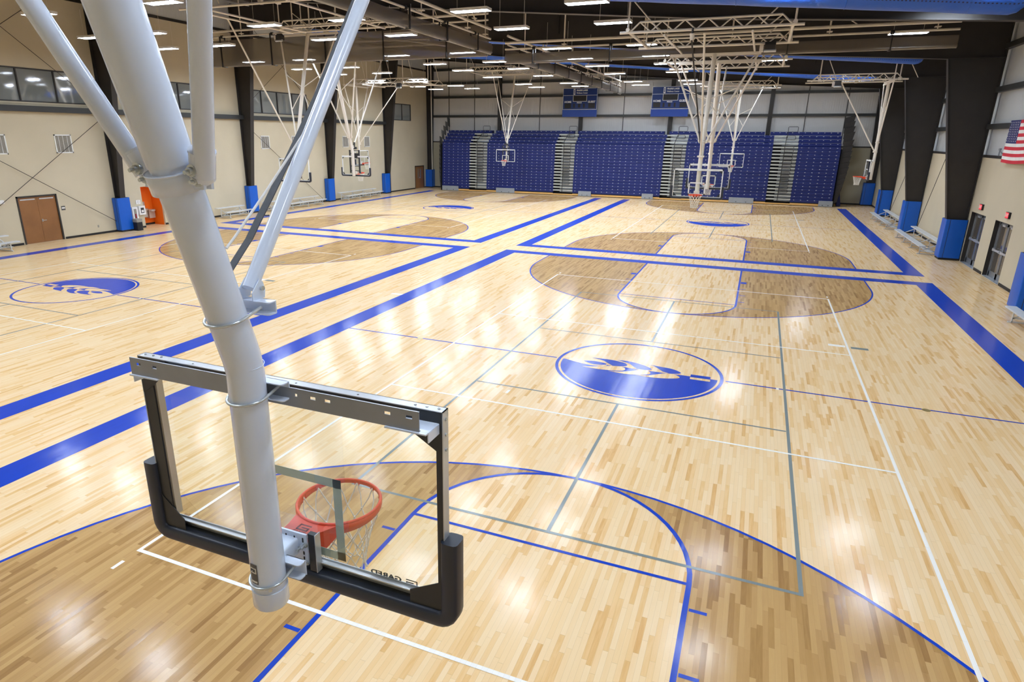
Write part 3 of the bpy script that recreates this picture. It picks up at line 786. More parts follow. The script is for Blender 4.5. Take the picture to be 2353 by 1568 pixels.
# ---------------------------------------------------------------- rolled up divider curtains
def curtain(a, b, zb, zt, ztrack, zpipe, label, nstrap, taper=None):
    a = Vector(a); b = Vector(b); d = (b - a).normalized(); s = Vector((-d.y, d.x, 0)); Ln = (b - a).length
    t = thing('divider_curtain', label, 'divider curtain', (0, 0, 0), 0, 'rolled up divider curtains')
    mb = MB(); n = max(8, int(Ln / .5)); w2 = .10
    for sg in (-1, 1):
        vs = []; prof = [(0, zt, .3), (0, zb + (zt - zb) * .66, 1), (0, zb + (zt - zb) * .3, .8), (0, zb + .05, 1.15), (0, zb, .3)]
        for i in range(n + 1):
            p = a + d * (Ln * i / n)
            for k, (q, z, f) in enumerate(prof):
                wv = .02 * math.sin(i * 1.7 + k * 1.1 + sg)
                vs.append((p.x + s.x * sg * (w2 * f + wv), p.y + s.y * sg * (w2 * f + wv), z + (.015 * math.sin(i * .9) if k > 2 else 0)))
        K = len(prof)
        mb.add(vs, [(i * K + k, (i + 1) * K + k, (i + 1) * K + k + 1, i * K + k + 1) for i in range(n) for k in range(K - 1)], 'curtain_mesh', True)
    mb.build('curtain_cloth', t)
    MB().tube([(a.x, a.y, zb + .03), (b.x, b.y, zb + .03)], .045, 'vent_grey', 8).build('bottom_pipe', t)
    MB().tube([(a.x, a.y, ztrack), (b.x, b.y, ztrack)], .038, 'cream_steel', 10).build('drive_pipe', t)
    MB().tube([(a.x, a.y, zpipe), (b.x, b.y, zpipe)], .055, 'cream_steel', 10).build('support_pipe', t)
    for i in range(nstrap):
        p = a + d * (Ln * (i + .4) / nstrap)
        k = MB()
        for sg in (-1, 1):
            k.beam((p.x + s.x * sg * .16, p.y + s.y * sg * .16, zb - .02), (p.x + s.x * sg * .16, p.y + s.y * sg * .16, ztrack), .03 if abs(d.y) < .5 else .08, .08 if abs(d.y) < .5 else .03, 'black_rubber', (d.y, d.x, 0))
        k.beam(p + s * -.17 + Vector((0, 0, zb - .02)), p + s * .17 + Vector((0, 0, zb - .02)), .08, .02, 'black_rubber')
        k.tube([p - d * .06 + Vector((0, 0, ztrack)), p + d * .06 + Vector((0, 0, ztrack))], .075, 'black_rubber', 12)
        k.build('lift_strap', t)
    for i in range(max(3, nstrap)):
        p = a + d * (Ln * (i + .8) / max(3, nstrap))
        if any(abs(p.y - q_) < .8 for q_ in (6.4, 10.0, 19.5, 21.3, 28.25, 32.2, 36.65)) and abs(d.y) > .5: p += d * 1.0
        hh = MB(); hh.tube([(p.x, p.y, ztrack + .03), (p.x, p.y, zpipe)], .02, 'cream_steel', 6)
        hh.tube([(p.x, p.y, zpipe), (p.x, p.y, roof_z(p.x) - .1)], .03, 'cream_steel', 8)
        if i % 2: hh.tube([(p.x, p.y, zpipe + .6), (p.x + d.x * .9, p.y + d.y * .9, zpipe)], .02, 'cream_steel', 6)
        hh.cbox((p.x, p.y, ztrack + .1), (.18, .18, .03), 'cream_steel')
        hh.build('hanger', t)
curtain((-9.12, -6, 0), (-9.12, 13.35, 0), 8.19, 8.62, 8.79, 9.16, 'rolled brown divider curtain running away from the camera between the near courts', 7)
curtain((-9.12, 15.4, 0), (-9.12, 40.9, 0), 8.19, 8.65, 8.80, 9.16, 'rolled brown divider curtain running to the bleachers between the far courts', 9)
curtain((-8.7, 14.0, 0), (7.5, 14.0, 0), 7.87, 8.26, 8.44, 8.69, 'rolled brown divider curtain crossing over the right hand courts', 5)
curtain((-25.5, 14.0, 0), (-9.5, 14.0, 0), 8.21, 9.45, 9.62, 9.88, 'deep brown divider curtain crossing over the left hand courts', 5)

# ---------------------------------------------------------------- ceiling trusses that carry the baskets
def zig(mb, a, b, zt, n, inset, r, m='cream_steel'):
    a = Vector(a); b = Vector(b); d = (b - a); L = d.length; d.normalize()
    mb.tube([a, b], r, m, 10)
    p0 = a + d * inset; p1 = b - d * inset
    u0 = p0 + Vector((0, 0, zt)); u1 = p1 + Vector((0, 0, zt))
    mb.tube([u0, u1], r * .8, m, 8)
    mb.tube([p0 - d * .3, u0], r * .6, m, 6); mb.tube([p1 + d * .3, u1], r * .6, m, 6)
    st = (p1 - p0) / n
    for i in range(n):
        lo = p0 + st * (i + .5); u = Vector((0, 0, zt))
        mb.tube([p0 + st * i + u, lo], r * .5, m, 6); mb.tube([lo, p0 + st * (i + 1) + u], r * .5, m, 6)
def truss_frame(label, chords, sides, hang, z, motor=None, zt=.28):
    t = thing('ceiling_truss', label, 'ceiling truss', (0, 0, 0), 0, 'white pipe trusses carrying the baskets')
    for a, b in chords:
        mb = MB(); zig(mb, (*a, z), (*b, z), zt, 6, .55, .042); mb.build('pipe_truss', t)
    for a, b in sides: MB().tube([(*a, z - .06), (*b, z - .06)], .042, 'cream_steel', 10).build('side_pipe', t)
    for x, y in hang:
        mb = MB(); mb.tube([(x, y, z), (x, y, roof_z(x) - .1)], .03, 'cream_steel', 8)
        mb.tube([(x, y, roof_z(x) - .4), (x + .8, y, z + .05)], .02, 'cream_steel', 6); mb.cbox((x, y, z + .02), (.14, .14, .14), 'cream_steel')
        mb.build('hanger', t)
    if motor:
        x, y = motor; mb = MB(); mb.cbox((x, y, z - .18), (.3, .24, .2), 'motor_dark'); mb.cbox((x - .2, y, z - .2), (.12, .2, .22), 'cream_steel'); mb.tube([(x - .18, y - .1, z - .32), (x + .2, y - .1, z - .32)], .05, 'aluminium', 10)
        mb.cbox((x, y, z - .06), (.3, .06, .12), 'motor_dark')
        mb.build('winch_motor', t)
def std_truss(label, cx, y1, y2, z1=8.0, z2=7.95, motor=True):
    t = thing('ceiling_truss', label, 'ceiling truss', (0, 0, 0), 0, 'white pipe trusses carrying the baskets')
    for y, z in ((y1, z1), (y2, z2)):
        mb = MB(); zig(mb, (cx - 2.6, y, z), (cx + 2.6, y, z), .28, 6, .6, .042); mb.build('pipe_truss', t)
    for q in (-1, 1):
        MB().tube([(cx + q * 2.3, y1, z1), (cx + q * 2.3, y2, z2 + .02)], .045, 'cream_steel', 10).build('side_pipe', t)
        sy = 1 if y2 > y1 else -1
        MB().tube([(cx + q * 1.25, y1, 7.885), (cx + q * 1.25, y2 + sy * 1.35, 7.885)] if z1 < 8.2 else [(cx + q * 1.25, y1, z1 - .05), (cx + q * 1.25, y2, z2 - .05)], .036, 'cream_steel', 8).build('side_pipe', t)
    for q in (-1, 1):
        for y, z in ((y1, z1), (y2, z2)):
            x = cx + q * 2.35
            mb = MB(); mb.tube([(x, y, z), (x, y, roof_z(x) - .1)], .03, 'cream_steel', 8); mb.tube([(x, y, z + 1.0), (x - q * .9, y, z + .06)], .02, 'cream_steel', 6)
            mb.tube([(x, y - .1, z + .07), (x, y + .1, z + .07)], .06, 'cream_steel', 10)
            mb.build('hanger', t)
    if motor:
        x, y, z = cx + 1.75, y2, z2
        mb = MB(); mb.cbox((x, y - .15, z - .17), (.32, .24, .2), 'motor_dark'); mb.cbox((x - .26, y - .15, z - .18), (.12, .2, .2), 'cream_steel'); mb.tube([(x - .18, y - .24, z - .26), (x + .2, y - .24, z - .26)], .05, 'aluminium', 10)
        mb.cbox((x, y - .08, z - .03), (.34, .1, .12), 'motor_dark')
        mb.build('winch_motor', t)
std_truss('white pipe truss over the near right court, carrying its far basket', 0, 8.1, 11.5)
std_truss('white pipe truss behind the brown curtain, carrying the second right hand basket', 0, CD - 8.1, CD - 11.5, motor=False)
std_truss('white pipe truss above the close-up basket', 0.05, -8.6, -11.5, motor=False)
std_truss('white pipe truss carrying the basket before the bleachers at right', 0, 36.2, 39.4, 8.35, 8.35, motor=False)
truss_frame('long white pipe truss over the near left court', [((-18.4, 11.0), (-12.4, 11.05)), ((-19.2, 12.1), (-13.0, 12.2))],
            [((-17.4, 5.8), (-17.4, 11.9)), ((-18.1, 5.9), (-18.1, 11.9)), ((-13.5, 5.8), (-13.5, 12.2)), ((-18.4, 5.9), (-12.6, 6.05))],
            [(-17.4, 6.0), (-14.9, 6.2), (-14.3, 6.4), (-13.6, 6.4), (-16.5, 11.0), (-13.8, 11.0)], 9.3, motor=(-19.0, 12.1))
truss_frame('white pipe truss beyond the deep curtain over the far left court', [((-17.6, 15.4), (-13.3, 15.9)), ((-19.6, 17.6), (-13.6, 17.7))],
            [((-15.0, 14.6), (-13.3, 18.2)), ((-18.6, 15.4), (-18.6, 17.8))], [(-17.8, 17.6), (-14.0, 17.7)], 9.3)
truss_frame('white pipe truss carrying the small basket at the left wall', [((-25.4, 26.6), (-18.9, 26.6)), ((-25.4, 29.2), (-18.9, 29.2))],
            [((-21.5, 26.4), (-21.5, 29.4)), ((-24.0, 26.4), (-24.0, 29.4)), ((-19.3, 26.4), (-19.3, 29.4))], [(-24.6, 26.6), (-22.6, 26.6), (-20.9, 26.6), (-19.0, 26.6)], 8.3, motor=(-21.2, 26.6))
truss_frame('white pipe truss carrying the side basket at the right wall', [((3.7, 27.2), (8.4, 27.2)), ((3.7, 28.8), (8.4, 28.8))],
            [((5.4, 27.0), (5.4, 29.0)), ((7.6, 27.0), (7.6, 29.0))], [(4.3, 27.2), (8.0, 27.2), (6.2, 28.8)], 7.9, motor=(5.2, 27.2))
truss_frame('white pipe truss carrying the basket before the bleachers at left', [((CW - 2.4, 36.0), (CW + 2.4, 36.0)), ((CW - 2.4, 39.4), (CW + 2.4, 39.4))],
            [((CW - 1.9, 36), (CW - 1.9, 39.4)), ((CW + 1.9, 36), (CW + 1.9, 39.4))], [(CW - 2.2, 36.0), (CW + 2.2, 36.0), (CW - 2.2, 39.4), (CW + 2.2, 39.4)], 9.8)

# ---------------------------------------------------------------- baskets
def ring(cx, cy, z, r, n): return [(cx + r * math.cos(2 * PI * k / n), cy + r * math.sin(2 * PI * k / n), z) for k in range(n)]
def backstop(label, cx, cy, rz, hz, near=False, lean=.28, vh=1.48, diag=(2.85, 8.0), pad=True, adjuster=False, mast_u=0.0, side=False):
    t = thing('basketball_hoop', label, 'basketball hoop', (cx, cy, 0), rz, 'ceiling hung basketball hoops')
    seg = 32 if near else 12
    mu = mast_u
    vy = lambda z: -lean * max(0.0, z - 4.0)
    m = 'white_steel' if near else 'cream_steel'
    # mast
    bend = [(mu, 0, 2.84), (mu, 0, 3.97), (mu, vy(4.04), 4.04), (mu, vy(4.85), 4.85)]
    MB().tube(bend, .0775, m, seg).build('mast', t)
    MB().tube([(mu, vy(4.82), 4.82), (mu, vy(hz), hz)], .083, m, seg).build('upper_mast', t)
    MB().tube([(mu, 0, 2.80), (mu, 0, 2.815), (mu, 0, 2.90)], [.074, .083, .083], m, seg).build('end_cap', t)
    if near:      # weld seam at the bend
        MB().tube([(mu + .0785 * math.cos(a), .0785 * math.sin(a) + vy(4.0), 4.0 + .006 * math.sin(a)) for a in [2 * PI * k / 40 for k in range(40)]], [.0012 + .0015 * random.random() for _ in range(40)], m, 5, True).build('weld_seam', t)
    # header, side braces, struts
    hv = vy(hz)
    MB().beam((mu - vh - .08, hv, hz), (mu + vh + .08, hv, hz), .09, .09, m).build('header_pipe', t)
    if hz > 7.9 or lean == 0:
        for q in (-1, 1):
            gx = cx + (mu + q * vh) * math.cos(rz) - hv * math.sin(rz)
            MB().tube([(mu + q * vh, hv, hz), (mu + q * vh, hv, roof_z(gx) - .06)], .028, m, 8).build('header_hanger', t)
    zc = 4.80
    for q in (-1, 1):
        b = (mu + q * (.14 if near else .10), vy(zc) - (.0 if near else 0), zc - .02); e = (mu + q * vh, hv, hz)
        MB().tube([b, e], .0345 if near else .036, m, seg).build('side_brace', t)
        f1, f2 = .62, .27
        pA = [b[i] + (e[i] - b[i]) * f1 for i in range(3)]; pB = [b[i] + (e[i] - b[i]) * f2 for i in range(3)]
        zc2 = 4.82 + (hz - 4.82) * .48
        MB().tube([pA, (mu, vy(zc2), zc2)], .02, m, 8).build('cross_strut', t)
        MB().tube([pB, (mu, vy(zc2 - .06), zc2 - .06)], .02, m, 8).build('cross_strut', t)
    # collar with ears and bolts
    c = MB(); zz = 4.765
    d = Vector((0, -lean, 1)).normalized()
    P = Vector((mu, vy(zz), zz))
    c.tube([P - d * .036, P - d * .035, P + d * .032, P + d * .036], [.090, .0965, .0975, .094], m, seg)
    if near: c.tube([P + d * .034 + Vector((.0945 * math.cos(k_ * PI / 24), .0945 * math.sin(k_ * PI / 24), lean * .0945 * math.sin(k_ * PI / 24))) for k_ in range(48)], .0035, m, 8, True)
    cl = c.build('collar', t)
    for q in (-1, 1):
        ec = MB(); e0 = P + Vector((q * .105, .012, -.02)); bd = Vector((q * vh - q * .14, hv - vy(zc), hz - zc)).normalized()
        ec.tube([e0 + bd * .005, e0 + bd * .03, e0 + bd * .13], [.018, .043, .044], m, 20)
        ec.beam(P + Vector((q * .085, -.012, 0)), P + Vector((q * .138, -.012, 0)), .012, .062, m); ec.beam(P + Vector((q * .085, .022, 0)), P + Vector((q * .138, .022, 0)), .012, .062, m)
        ec.tube([e0 + bd * .125, e0 + bd * .133], .0455, m, 20)
        ear = ec.build('brace_socket', t)
        if near:
            for pos in (e0 + bd * .06 + Vector((0, -.045, 0)), P + Vector((q * .118, -.022, 0))):
                bb = MB(); bb.tube([pos + Vector((0, .02, 0)), pos + Vector((0, -.006, 0))], .021, 'zinc', 16); bb.tube([pos, pos + Vector((0, -.02, -.003))], .0135, 'zinc', 6); bb.tube([pos, pos + Vector((0, -.034, -.005))], .007, 'zinc', 8)
                bb.build('bolt', ear)
    # forward diagonal brace
    a = Vector((mu + .0, .075, 4.31)); b = Vector((mu + .06, diag[0], diag[1]))
    if near:
        MB().tube([a, b], .0315, m, 24).build('forward_brace', t)
        k = MB()
        for q in (-1, 1):
            xx = mu + q * .0375
            k.prism([(.045, 4.268), (.115, 4.268), (.122, 4.30), (.112, 4.335), (.095, 4.35), (.045, 4.30)], 0, xx - .0025, xx + .0025, m)
        k.rbox((mu - .10, .045, 4.263), (mu + .115, .10, 4.268), .012, m, 2); k.rbox((mu - .10, .045, 4.213), (mu + .115, .10, 4.218), .012, m, 2); k.box((mu - .095, .095, 4.213), (mu + .11, .10, 4.268), m)
        br = k.build('brace_clamp', t)
        MB().tube([(mu - .05, .098, 4.312), (mu + .052, .098, 4.312)], .0105, 'zinc', 6).build('bolt', br)
    else:
        MB().tube([a, b], .034, m, 8).build('forward_brace', t)
        k = MB(); k.box((mu - .12, .03, 4.25), (mu + .12, .12, 4.31), m); k.tube([(mu, 0, 4.24), (mu, 0, 4.3)], .09, m, 12); k.build('brace_clamp', t)
    # backboard: glass, frame, pad
    v0, v1 = .205, .255; x0, x1, z0, z1 = -.855, .868, 2.835, 3.848
    fm = 'aluminium' if near else 'white_trim'
    bd = bpy.data.objects.new('backboard', None); COL.objects.link(bd); bd.parent = t; bd.empty_display_size = .1
    fr = MB(); th = .004
    def channel(a, b, dirn):
        pass
    if near:
        # aluminium channels, open towards the mast
        fr.box((x0, v0, z1 - th), (x1, v1, z1), fm); fr.box((x0, v1 - th, z1 - .035), (x1, v1, z1), fm)
        fr.box((x0, v0, z0), (x1, v1, z0 + th), fm); fr.box((x0, v1 - th, z0), (x1, v1, z0 + .075), fm); fr.box((x0 + .03, v0 + .02, z0 + .06), (x1 - .03, v1, z0 + .066), fm)
        fr.box((x1 - th, v0, z0), (x1, v1, z1), fm); fr.box((x0, v0, z0), (x0 + th, v1, z1), fm)
        fr.build('board_frame', bd)
        ch = MB(); ch.box((x1 - .034, v0 + .003, z0 + .06), (x1 - th, v1 - .001, z1 - .004), 'dark_channel'); ch.box((x0 + th, v0 + .003, z0 + .06), (x0 + .075, v1 - .03, z1 - .004), 'dark_channel')
        ch.box((x0 + .075, v0 + .012, z0 + .1), (x0 + .088, v1, z1 - .03), 'stainless')
        ch.box((x0 + .01, v0 + .012, z1 - .05), (x1 - .01, v1 - .004, z1 - .006), 'dark_channel')
        ch.build('inner_channel', bd)
        g = MB()
        def tri(pts, y): g.prism(pts, 1, y, y + .004, 'gusset')
        tri([(x1 - .004, z1 - .006), (x1 - .004, z1 - .20), (x1 - .034, z1 - .18), (x1 - .15, z1 - .11), (x1 - .19, z1 - .006)], v0 - .001)
        g.build('upper_gusset', bd); g = MB()
        tri([(x0 + .004, z1 - .006), (x0 + .004, z1 - .20), (x0 + .075, z1 - .16), (x0 + .13, z1 - .11), (x0 + .19, z1 - .006)], v0 - .001)
        g.build('upper_gusset', bd)
        g = MB()
        tri([(x1 - .004, z0 + .01), (x1 - .004, z0 + .22), (x1 - .034, z0 + .17), (x1 - .18, z0 + .09), (x1 - .18, z0 + .01)], v0 - .001)
        g.build('lower_gusset', bd); g = MB()
        tri([(x0 + .004, z0 + .01), (x0 + .004, z0 + .22), (x0 + .02, z0 + .20), (x0 + .15, z0 + .09), (x0 + .15, z0 + .01)], v0 - .001)
        g.build('lower_gusset', bd)
        sc = MB()
        for q in range(3):
            for xx in (x1 - .03 - q * .055, x0 + .03 + q * .055): sc.tube([(xx, (v0 + v1) / 2, z1), (xx, (v0 + v1) / 2, z1 + .004)], .006, 'zinc', 10)
            sc.tube([(x1, (v0 + v1) / 2, z1 - .04 - q * .07), (x1 + .006, (v0 + v1) / 2, z1 - .04 - q * .07)], .007, 'zinc', 10)
        for xx in (-.5, -.1, .12, .45): sc.tube([(xx, (v0 + v1) / 2 - .006, z1), (xx, (v0 + v1) / 2 - .006, z1 + .001)], .005, 'dark_channel', 10)
        sc.build('frame_screw', bd)
    else:
        w_ = .035
        fr.box((x0, v0, z1 - w_ * 1.6), (x1, v1, z1), fm); fr.box((x0, v0, z0), (x1, v1, z0 + w_), fm); fr.box((x0, v0, z0), (x0 + w_, v1, z1), fm); fr.box((x1 - w_, v0, z0), (x1, v1, z1), fm)
        fr.build('board_frame', bd)
        g = MB()
        for sx, xx in ((-1, x1 - .036), (1, x0 + .036)):
            g.prism([(xx, z0 + .036), (xx, z0 + .17), (xx + sx * .13, z0 + .036)], 1, v0 + .002, v0 + .01, 'gusset')
            g.prism([(xx, z1 - .06), (xx, z1 - .17), (xx + sx * .12, z1 - .06)], 1, v0 + .002, v0 + .01, 'gusset')
        g.build('corner_gusset', bd)
    MB().box((x0 + .005, v1 - .016, z0 + .005), (x1 - .005, v1 - .004, z1 - .005), 'board_glass').build('board_glass', bd)
    sq = MB(); s0, s1, sz0, sz1, w_ = -.295, .305, 2.925, 3.375, .046
    for a_, b_ in (((s0, sz1 - w_), (s1, sz1)), ((s0, sz0), (s1, sz0 + w_)), ((s0, sz0), (s0 + w_, sz1)), ((s1 - w_, sz0), (s1, sz1))):
        sq.box((a_[0], v1 - .0035, a_[1]), (b_[0], v1 - .002, b_[1]), 'frost' if near else 'white_trim')
    sq.build('target_square', bd)
    if pad:
        sec = []
        for k in range(16):
            a_ = 2 * PI * k / 16
            sec.append((.0 + .042 * (1 if math.cos(a_) > 0 else -1) * abs(math.cos(a_)) ** .5, (v0 + v1) / 2 + .048 * (1 if math.sin(a_) > 0 else -1) * abs(math.sin(a_)) ** .5))
        r_ = .06; X0, X1, Z0 = x0 - .036, x1 + .026, z0 - .02; zt_ = 3.235
        path = [(X0, 0, zt_)] + [(X0, 0, z) for z in (zt_ - .004, zt_ - .03, Z0 + r_ + .1, Z0 + r_)] + [(X0 + r_ - r_ * math.cos(a_), 0, Z0 + r_ - r_ * math.sin(a_)) for a_ in (.3, .6, .9, 1.2, PI / 2)]
        path += [(X1 - r_ + r_ * math.sin(a_), 0, Z0 + r_ - r_ * math.cos(a_)) for a_ in (0, .3, .6, .9, 1.2, PI / 2)] + [(X1, 0, z) for z in (Z0 + r_ + .1, zt_ - .03, zt_)]
        MB().sweep(path, sec, 'pad_navy', (0, 1, 0)).build('edge_pad', bd)
    # long steel angle across the top
    if near:
        v = .10; ag = MB(); za, zb_ = 3.80, 3.882
        slots = [(-.735, -.705), (-.63, -.60), (-.17, -.14), (.21, .225), (.29, .32), (.365, .395), (.655, .685), (.755, .785)]
        xs = [-.775]
        zm = (za + zb_) / 2 + .012
        segs = []; last = -.775
        for s_a, s_b in slots:
            ag.box((last, v, za), (s_a, v + .005, zb_), 'galvanised'); ag.box((s_a, v, za), (s_b, v + .005, zm - .007), 'galvanised'); ag.box((s_a, v, zm + .007), (s_b, v + .005, zb_), 'galvanised'); last = s_b
        ag.box((last, v, za), (.815, v + .005, zb_), 'galvanised')
        ag.box((-.775, v, za - .004), (.815, v + .012, za), 'galvanised')
        ag.box((-.775, v, zb_ - .001), (.815, v + .006, zb_ + .0015), 'white_steel')
        ag.build('support_angle', t)
        for xa, xb, xe in ((-.78, -.6, -.782), (.66, .85, .847)):
            sh = MB(); sh.box((xa, v - .01, za - .010), (xb, v0 + .02, za - .004), 'white_steel'); sh.box((xe, v + .01, za - .05), (xe + .005, v0, za - .006), 'white_steel')
            sh.build('shelf_bracket', t)
        # U bolts and their channels
        for zz, yy in ((4.225, 0), (3.86, 0), (2.95, 0)):
            u = MB(); R_ = .0855; yo = vy(zz); th0 = -PI * 1.0; pts = []
            for k in range(25):
                a_ = PI + PI * k / 24
                pts.append((mu + R_ * math.cos(a_), yo + R_ * math.sin(a_), zz + (.02 if zz > 4 else .012) * math.sin(a_)))
            pts = [(mu - R_, yo + .10, zz + .024), ] + pts + [(mu + R_, yo + .10, zz + .024)]
            u.tube(pts, .0065, 'zinc', 12); u.build('u_bolt', t)
            if zz < 4:
                kk = MB(); yb = .055
                kk.rbox((mu - .11, yb, zz + .045), (mu + .135, yb + .05, zz + .050), .014, m, 2); kk.rbox((mu - .11, yb, zz - .03), (mu + .135, yb + .05, zz - .025), .014, m, 2)
                kk.box((mu - .11, yb + .046, zz - .03), (mu + .135, yb + .05, zz + .05), m)
                kk.build('mast_bracket', t)
        # rim mount behind the board
        mp = MB(); mp.box((-.16, v0 - .014, 2.895), (.125, v0 - .004, 3.065), m)
        for xx in (.0, .05, .10): mp.box((xx, v0 - .016, 3.02), (xx + .007, v0 - .013, 3.045), 'ink')
        for zz in (2.92, 2.95): mp.box((.10, v0 - .016, zz), (.108, v0 - .013, zz + .018), 'ink')
        mp.build('mount_plate', t)
        MB().rbox((-.06, .07, 2.945), (.075, v0 - .01, 3.035), .012, m, 1).build('mount_tube', t)
        for xx, zz in ((.09, 2.99), (.12, 2.91), (-.02, 3.0), (.12, 3.01)):
            bl = MB(); bl.tube([(xx, v0 - .014, zz), (xx, v0 - .05, zz)], .006, 'zinc', 8); bl.tube([(xx, v0 - .014, zz), (xx, v0 - .026, zz)], .012, 'zinc', 6)
            bl.build('bolt', t)
        dc = MB(); dc.box((.128, v0 - .006, 2.86), (.17, v0 + .02, 3.07), 'dark_channel'); dc.box((.17, v0 - .01, 2.86), (.174, v0 + .03, 3.072), 'aluminium'); dc.build('centre_post', t); dc = MB(); dc.box((-.20, v0 - .006, 2.86), (-.165, v0 + .02, 3.07), 'dark_channel'); dc.build('centre_post', t)
    else:
        MB().box((-.78, .10, z1 - .075), (.80, .13, z1 + .0), fm).build('support_angle', t)
        MB().box((-.10, .07, 2.90), (.10, v0, 3.06), m).build('mount_plate', t)
    if adjuster:
        ad = MB()
        for q in (-1, 1):
            ad.box((q * .29 - .03, .12, 2.95), (q * .29 + .03, .19, 4.15), 'motor_dark')
        for zz in (3.05, 3.3, 3.72, 3.95, 4.1): ad.box((-.3, .13, zz), (.3, .18, zz + .035), 'motor_dark')
        ad.cbox((.0, .10, 4.25), (.34, .14, .12), 'motor_dark'); ad.cbox((.08, .12, 3.86), (.28, .12, .22), 'motor_dark'); ad.tube([(.0, .14, 4.2), (.03, .14, 4.55)], .05, 'motor_dark', 8)
        ad.build('height_adjuster', t)
    # rim and net
    rc = v1 + .15 + .23; rr = .229; rzz = 2.972 if near else 2.96
    rm = MB(); rm.tube(ring(0, rc, rzz, rr, 48 if near else 24), .0085, 'orange_rim', 12 if near else 6, True)
    n = 40 if near else 20
    # deep front skirt of the breakaway rim
    vs = []; fs = []
    for i in range(n + 1):
        a_ = PI * 2 * i / n; dz = .018 + .042 * max(0, math.sin(-a_ ) * .6 + .4)
        for rad, z in ((rr - .006, rzz), (rr - .006, rzz - dz), (rr + .008, rzz - dz), (rr + .008, rzz)):
            vs.append((rad * math.cos(a_), rc + rad * math.sin(a_), z))
    for i in range(n):
        for k in range(4): fs.append((i * 4 + k, (i + 1) * 4 + k, (i + 1) * 4 + (k + 1) % 4, i * 4 + (k + 1) % 4))
    rm.add(vs, fs, 'orange_rim', True)
    ro = rm.build('rim', t)
    fl = MB(); yb = v1
    top = [(-.115, yb), (.075, yb), (.082, yb + .09), (.14, rc - rr * .8), (.05, rc - rr + .006), (-.05, rc - rr + .006), (-.14, rc - rr * .8), (-.118, yb + .09)]
    fl.prism(top, 2, rzz - .008, rzz - .002, 'orange_rim')
    fl.add([(.075, yb, rzz - .005), (.082, yb + .09, rzz - .005), (.14, rc - rr * .8, rzz - .005), (.13, rc - rr * .8, rzz - .06), (.08, yb + .08, rzz - .13), (.075, yb, rzz - .15)], [(0, 1, 2, 3, 4, 5)], 'orange_rim')
    fl.add([(-.115, yb, rzz - .005), (-.118, yb + .09, rzz - .005), (-.14, rc - rr * .8, rzz - .005), (-.13, rc - rr * .8, rzz - .06), (-.118, yb + .08, rzz - .13), (-.115, yb, rzz - .15)], [(5, 4, 3, 2, 1, 0)], 'orange_rim')
    fl.box((-.115, yb, rzz - .15), (.075, yb + .006, rzz), 'orange_rim')
    fo = fl.build('rim_bracket', t)
    if near:
        Tm = MT((-.02, yb + .052, rzz - .0012), 0, 0, 0)
        text('bracket_print', 'GARED', .026, 'decal_dark', fo, Tm, .02, .0003)
        lg = MB()
        for a_, b_ in (((-.055, .115), (.015, .124)), ((-.055, .075), (-.046, .124)), ((-.055, .075), (.015, .084)), ((.006, .075), (.015, .102)), ((-.03, .093), (.015, .102))):
            lg.box((a_[0], yb + a_[1] - .005, rzz - .002), (b_[0], yb + b_[1] - .005, rzz - .0012), 'decal_dark')
        lg.build('bracket_emblem', fo)
        sc = MB()
        for xx in (-.095, .05): sc.tube([(xx, yb + .035, rzz - .003), (xx, yb + .035, rzz + .001)], .007, 'white_trim', 12)
        sc.build('bracket_bolt', fo)
        # maker's name on the glass, reads from the court
        text('glass_print', 'GARED', .036, 'ink', bd, MT((.53, v1 - .0010, 2.915), PI / 2, 0, PI), .035, .0006, squash=1.45)
        text('glass_print', 'WWW.GAREDSPORTS.COM', .0125, 'ink', bd, MT((.53, v1 - .0010, 2.894), PI / 2, 0, PI), .01, .0006, squash=1.05)
        lg = MB()
        for a_, b_ in (((.64, .926), (.70, .931)), ((.695, .897), (.70, .931)), ((.64, .897), (.70, .902)), ((.64, .897), (.645, .918)), ((.64, .913), (.68, .918))):
            lg.box((a_[0], v1 - .0016, 2 + a_[1]), (b_[0], v1 - .0004, 2 + b_[1]), 'ink')
        lg.build('glass_emblem', bd)
        # sticker wrapped on the mast foot
        def wrap(a0, a1, zlo, zhi, rad, mt):
            vs = []; k = 8
            for i in range(k + 1):
                a_ = a0 + (a1 - a0) * i / k
                for z in (zlo, zhi): vs.append((mu + rad * math.cos(a_), rad * math.sin(a_), z))
            return MB().add(vs, [(2 * i, 2 * i + 2, 2 * i + 3, 2 * i + 1) for i in range(k)], mt, True)
        A0 = -PI * .64; A1 = -PI * .46
        st = wrap(A0, A1, 2.955, 3.06, .0797, 'sign_grey').build('mast_sticker', t)
        wrap(A0 + .06, A1 - .06, 3.012, 3.042, .0802, 'white_trim').build('sticker_panel', st)
        wrap(A0 + .06, A1 - .06, 2.962, 2.972, .0802, 'white_trim').build('sticker_panel', st)
        am = (A0 + A1) / 2
        text('sticker_print', 'PSS', .02, 'ink', st, MT((mu + .0815 * math.cos(am), .0815 * math.sin(am), 3.028), PI / 2, 0, am + PI / 2), .03, .0004)
        sc = MB(); sc.tube([(mu + .055, -.058, 2.93), (mu + .062, -.066, 2.93)], .009, 'zinc', 12); sc.build('mast_screw', t)
    # net
    nt = MB(); N = 12; lev = [(0, rr - .004), (.13, .185), (.20, .165), (.27, .145), (.34, .13), (.41, .125), (.45, .13)]
    rad = .0038 if near else .006
    sw = random.random() * .3
    def node(j, i):
        dz, r_ = lev[j]; a_ = 2 * PI * (i + (j % 2) * .5) / N + sw
        jit = .006 * math.sin(i * 7.3 + j * 3.1) if (near and j) else 0
        return Vector(((r_ + jit) * math.cos(a_), rc + (r_ + jit) * math.sin(a_), rzz - .014 - dz + jit))
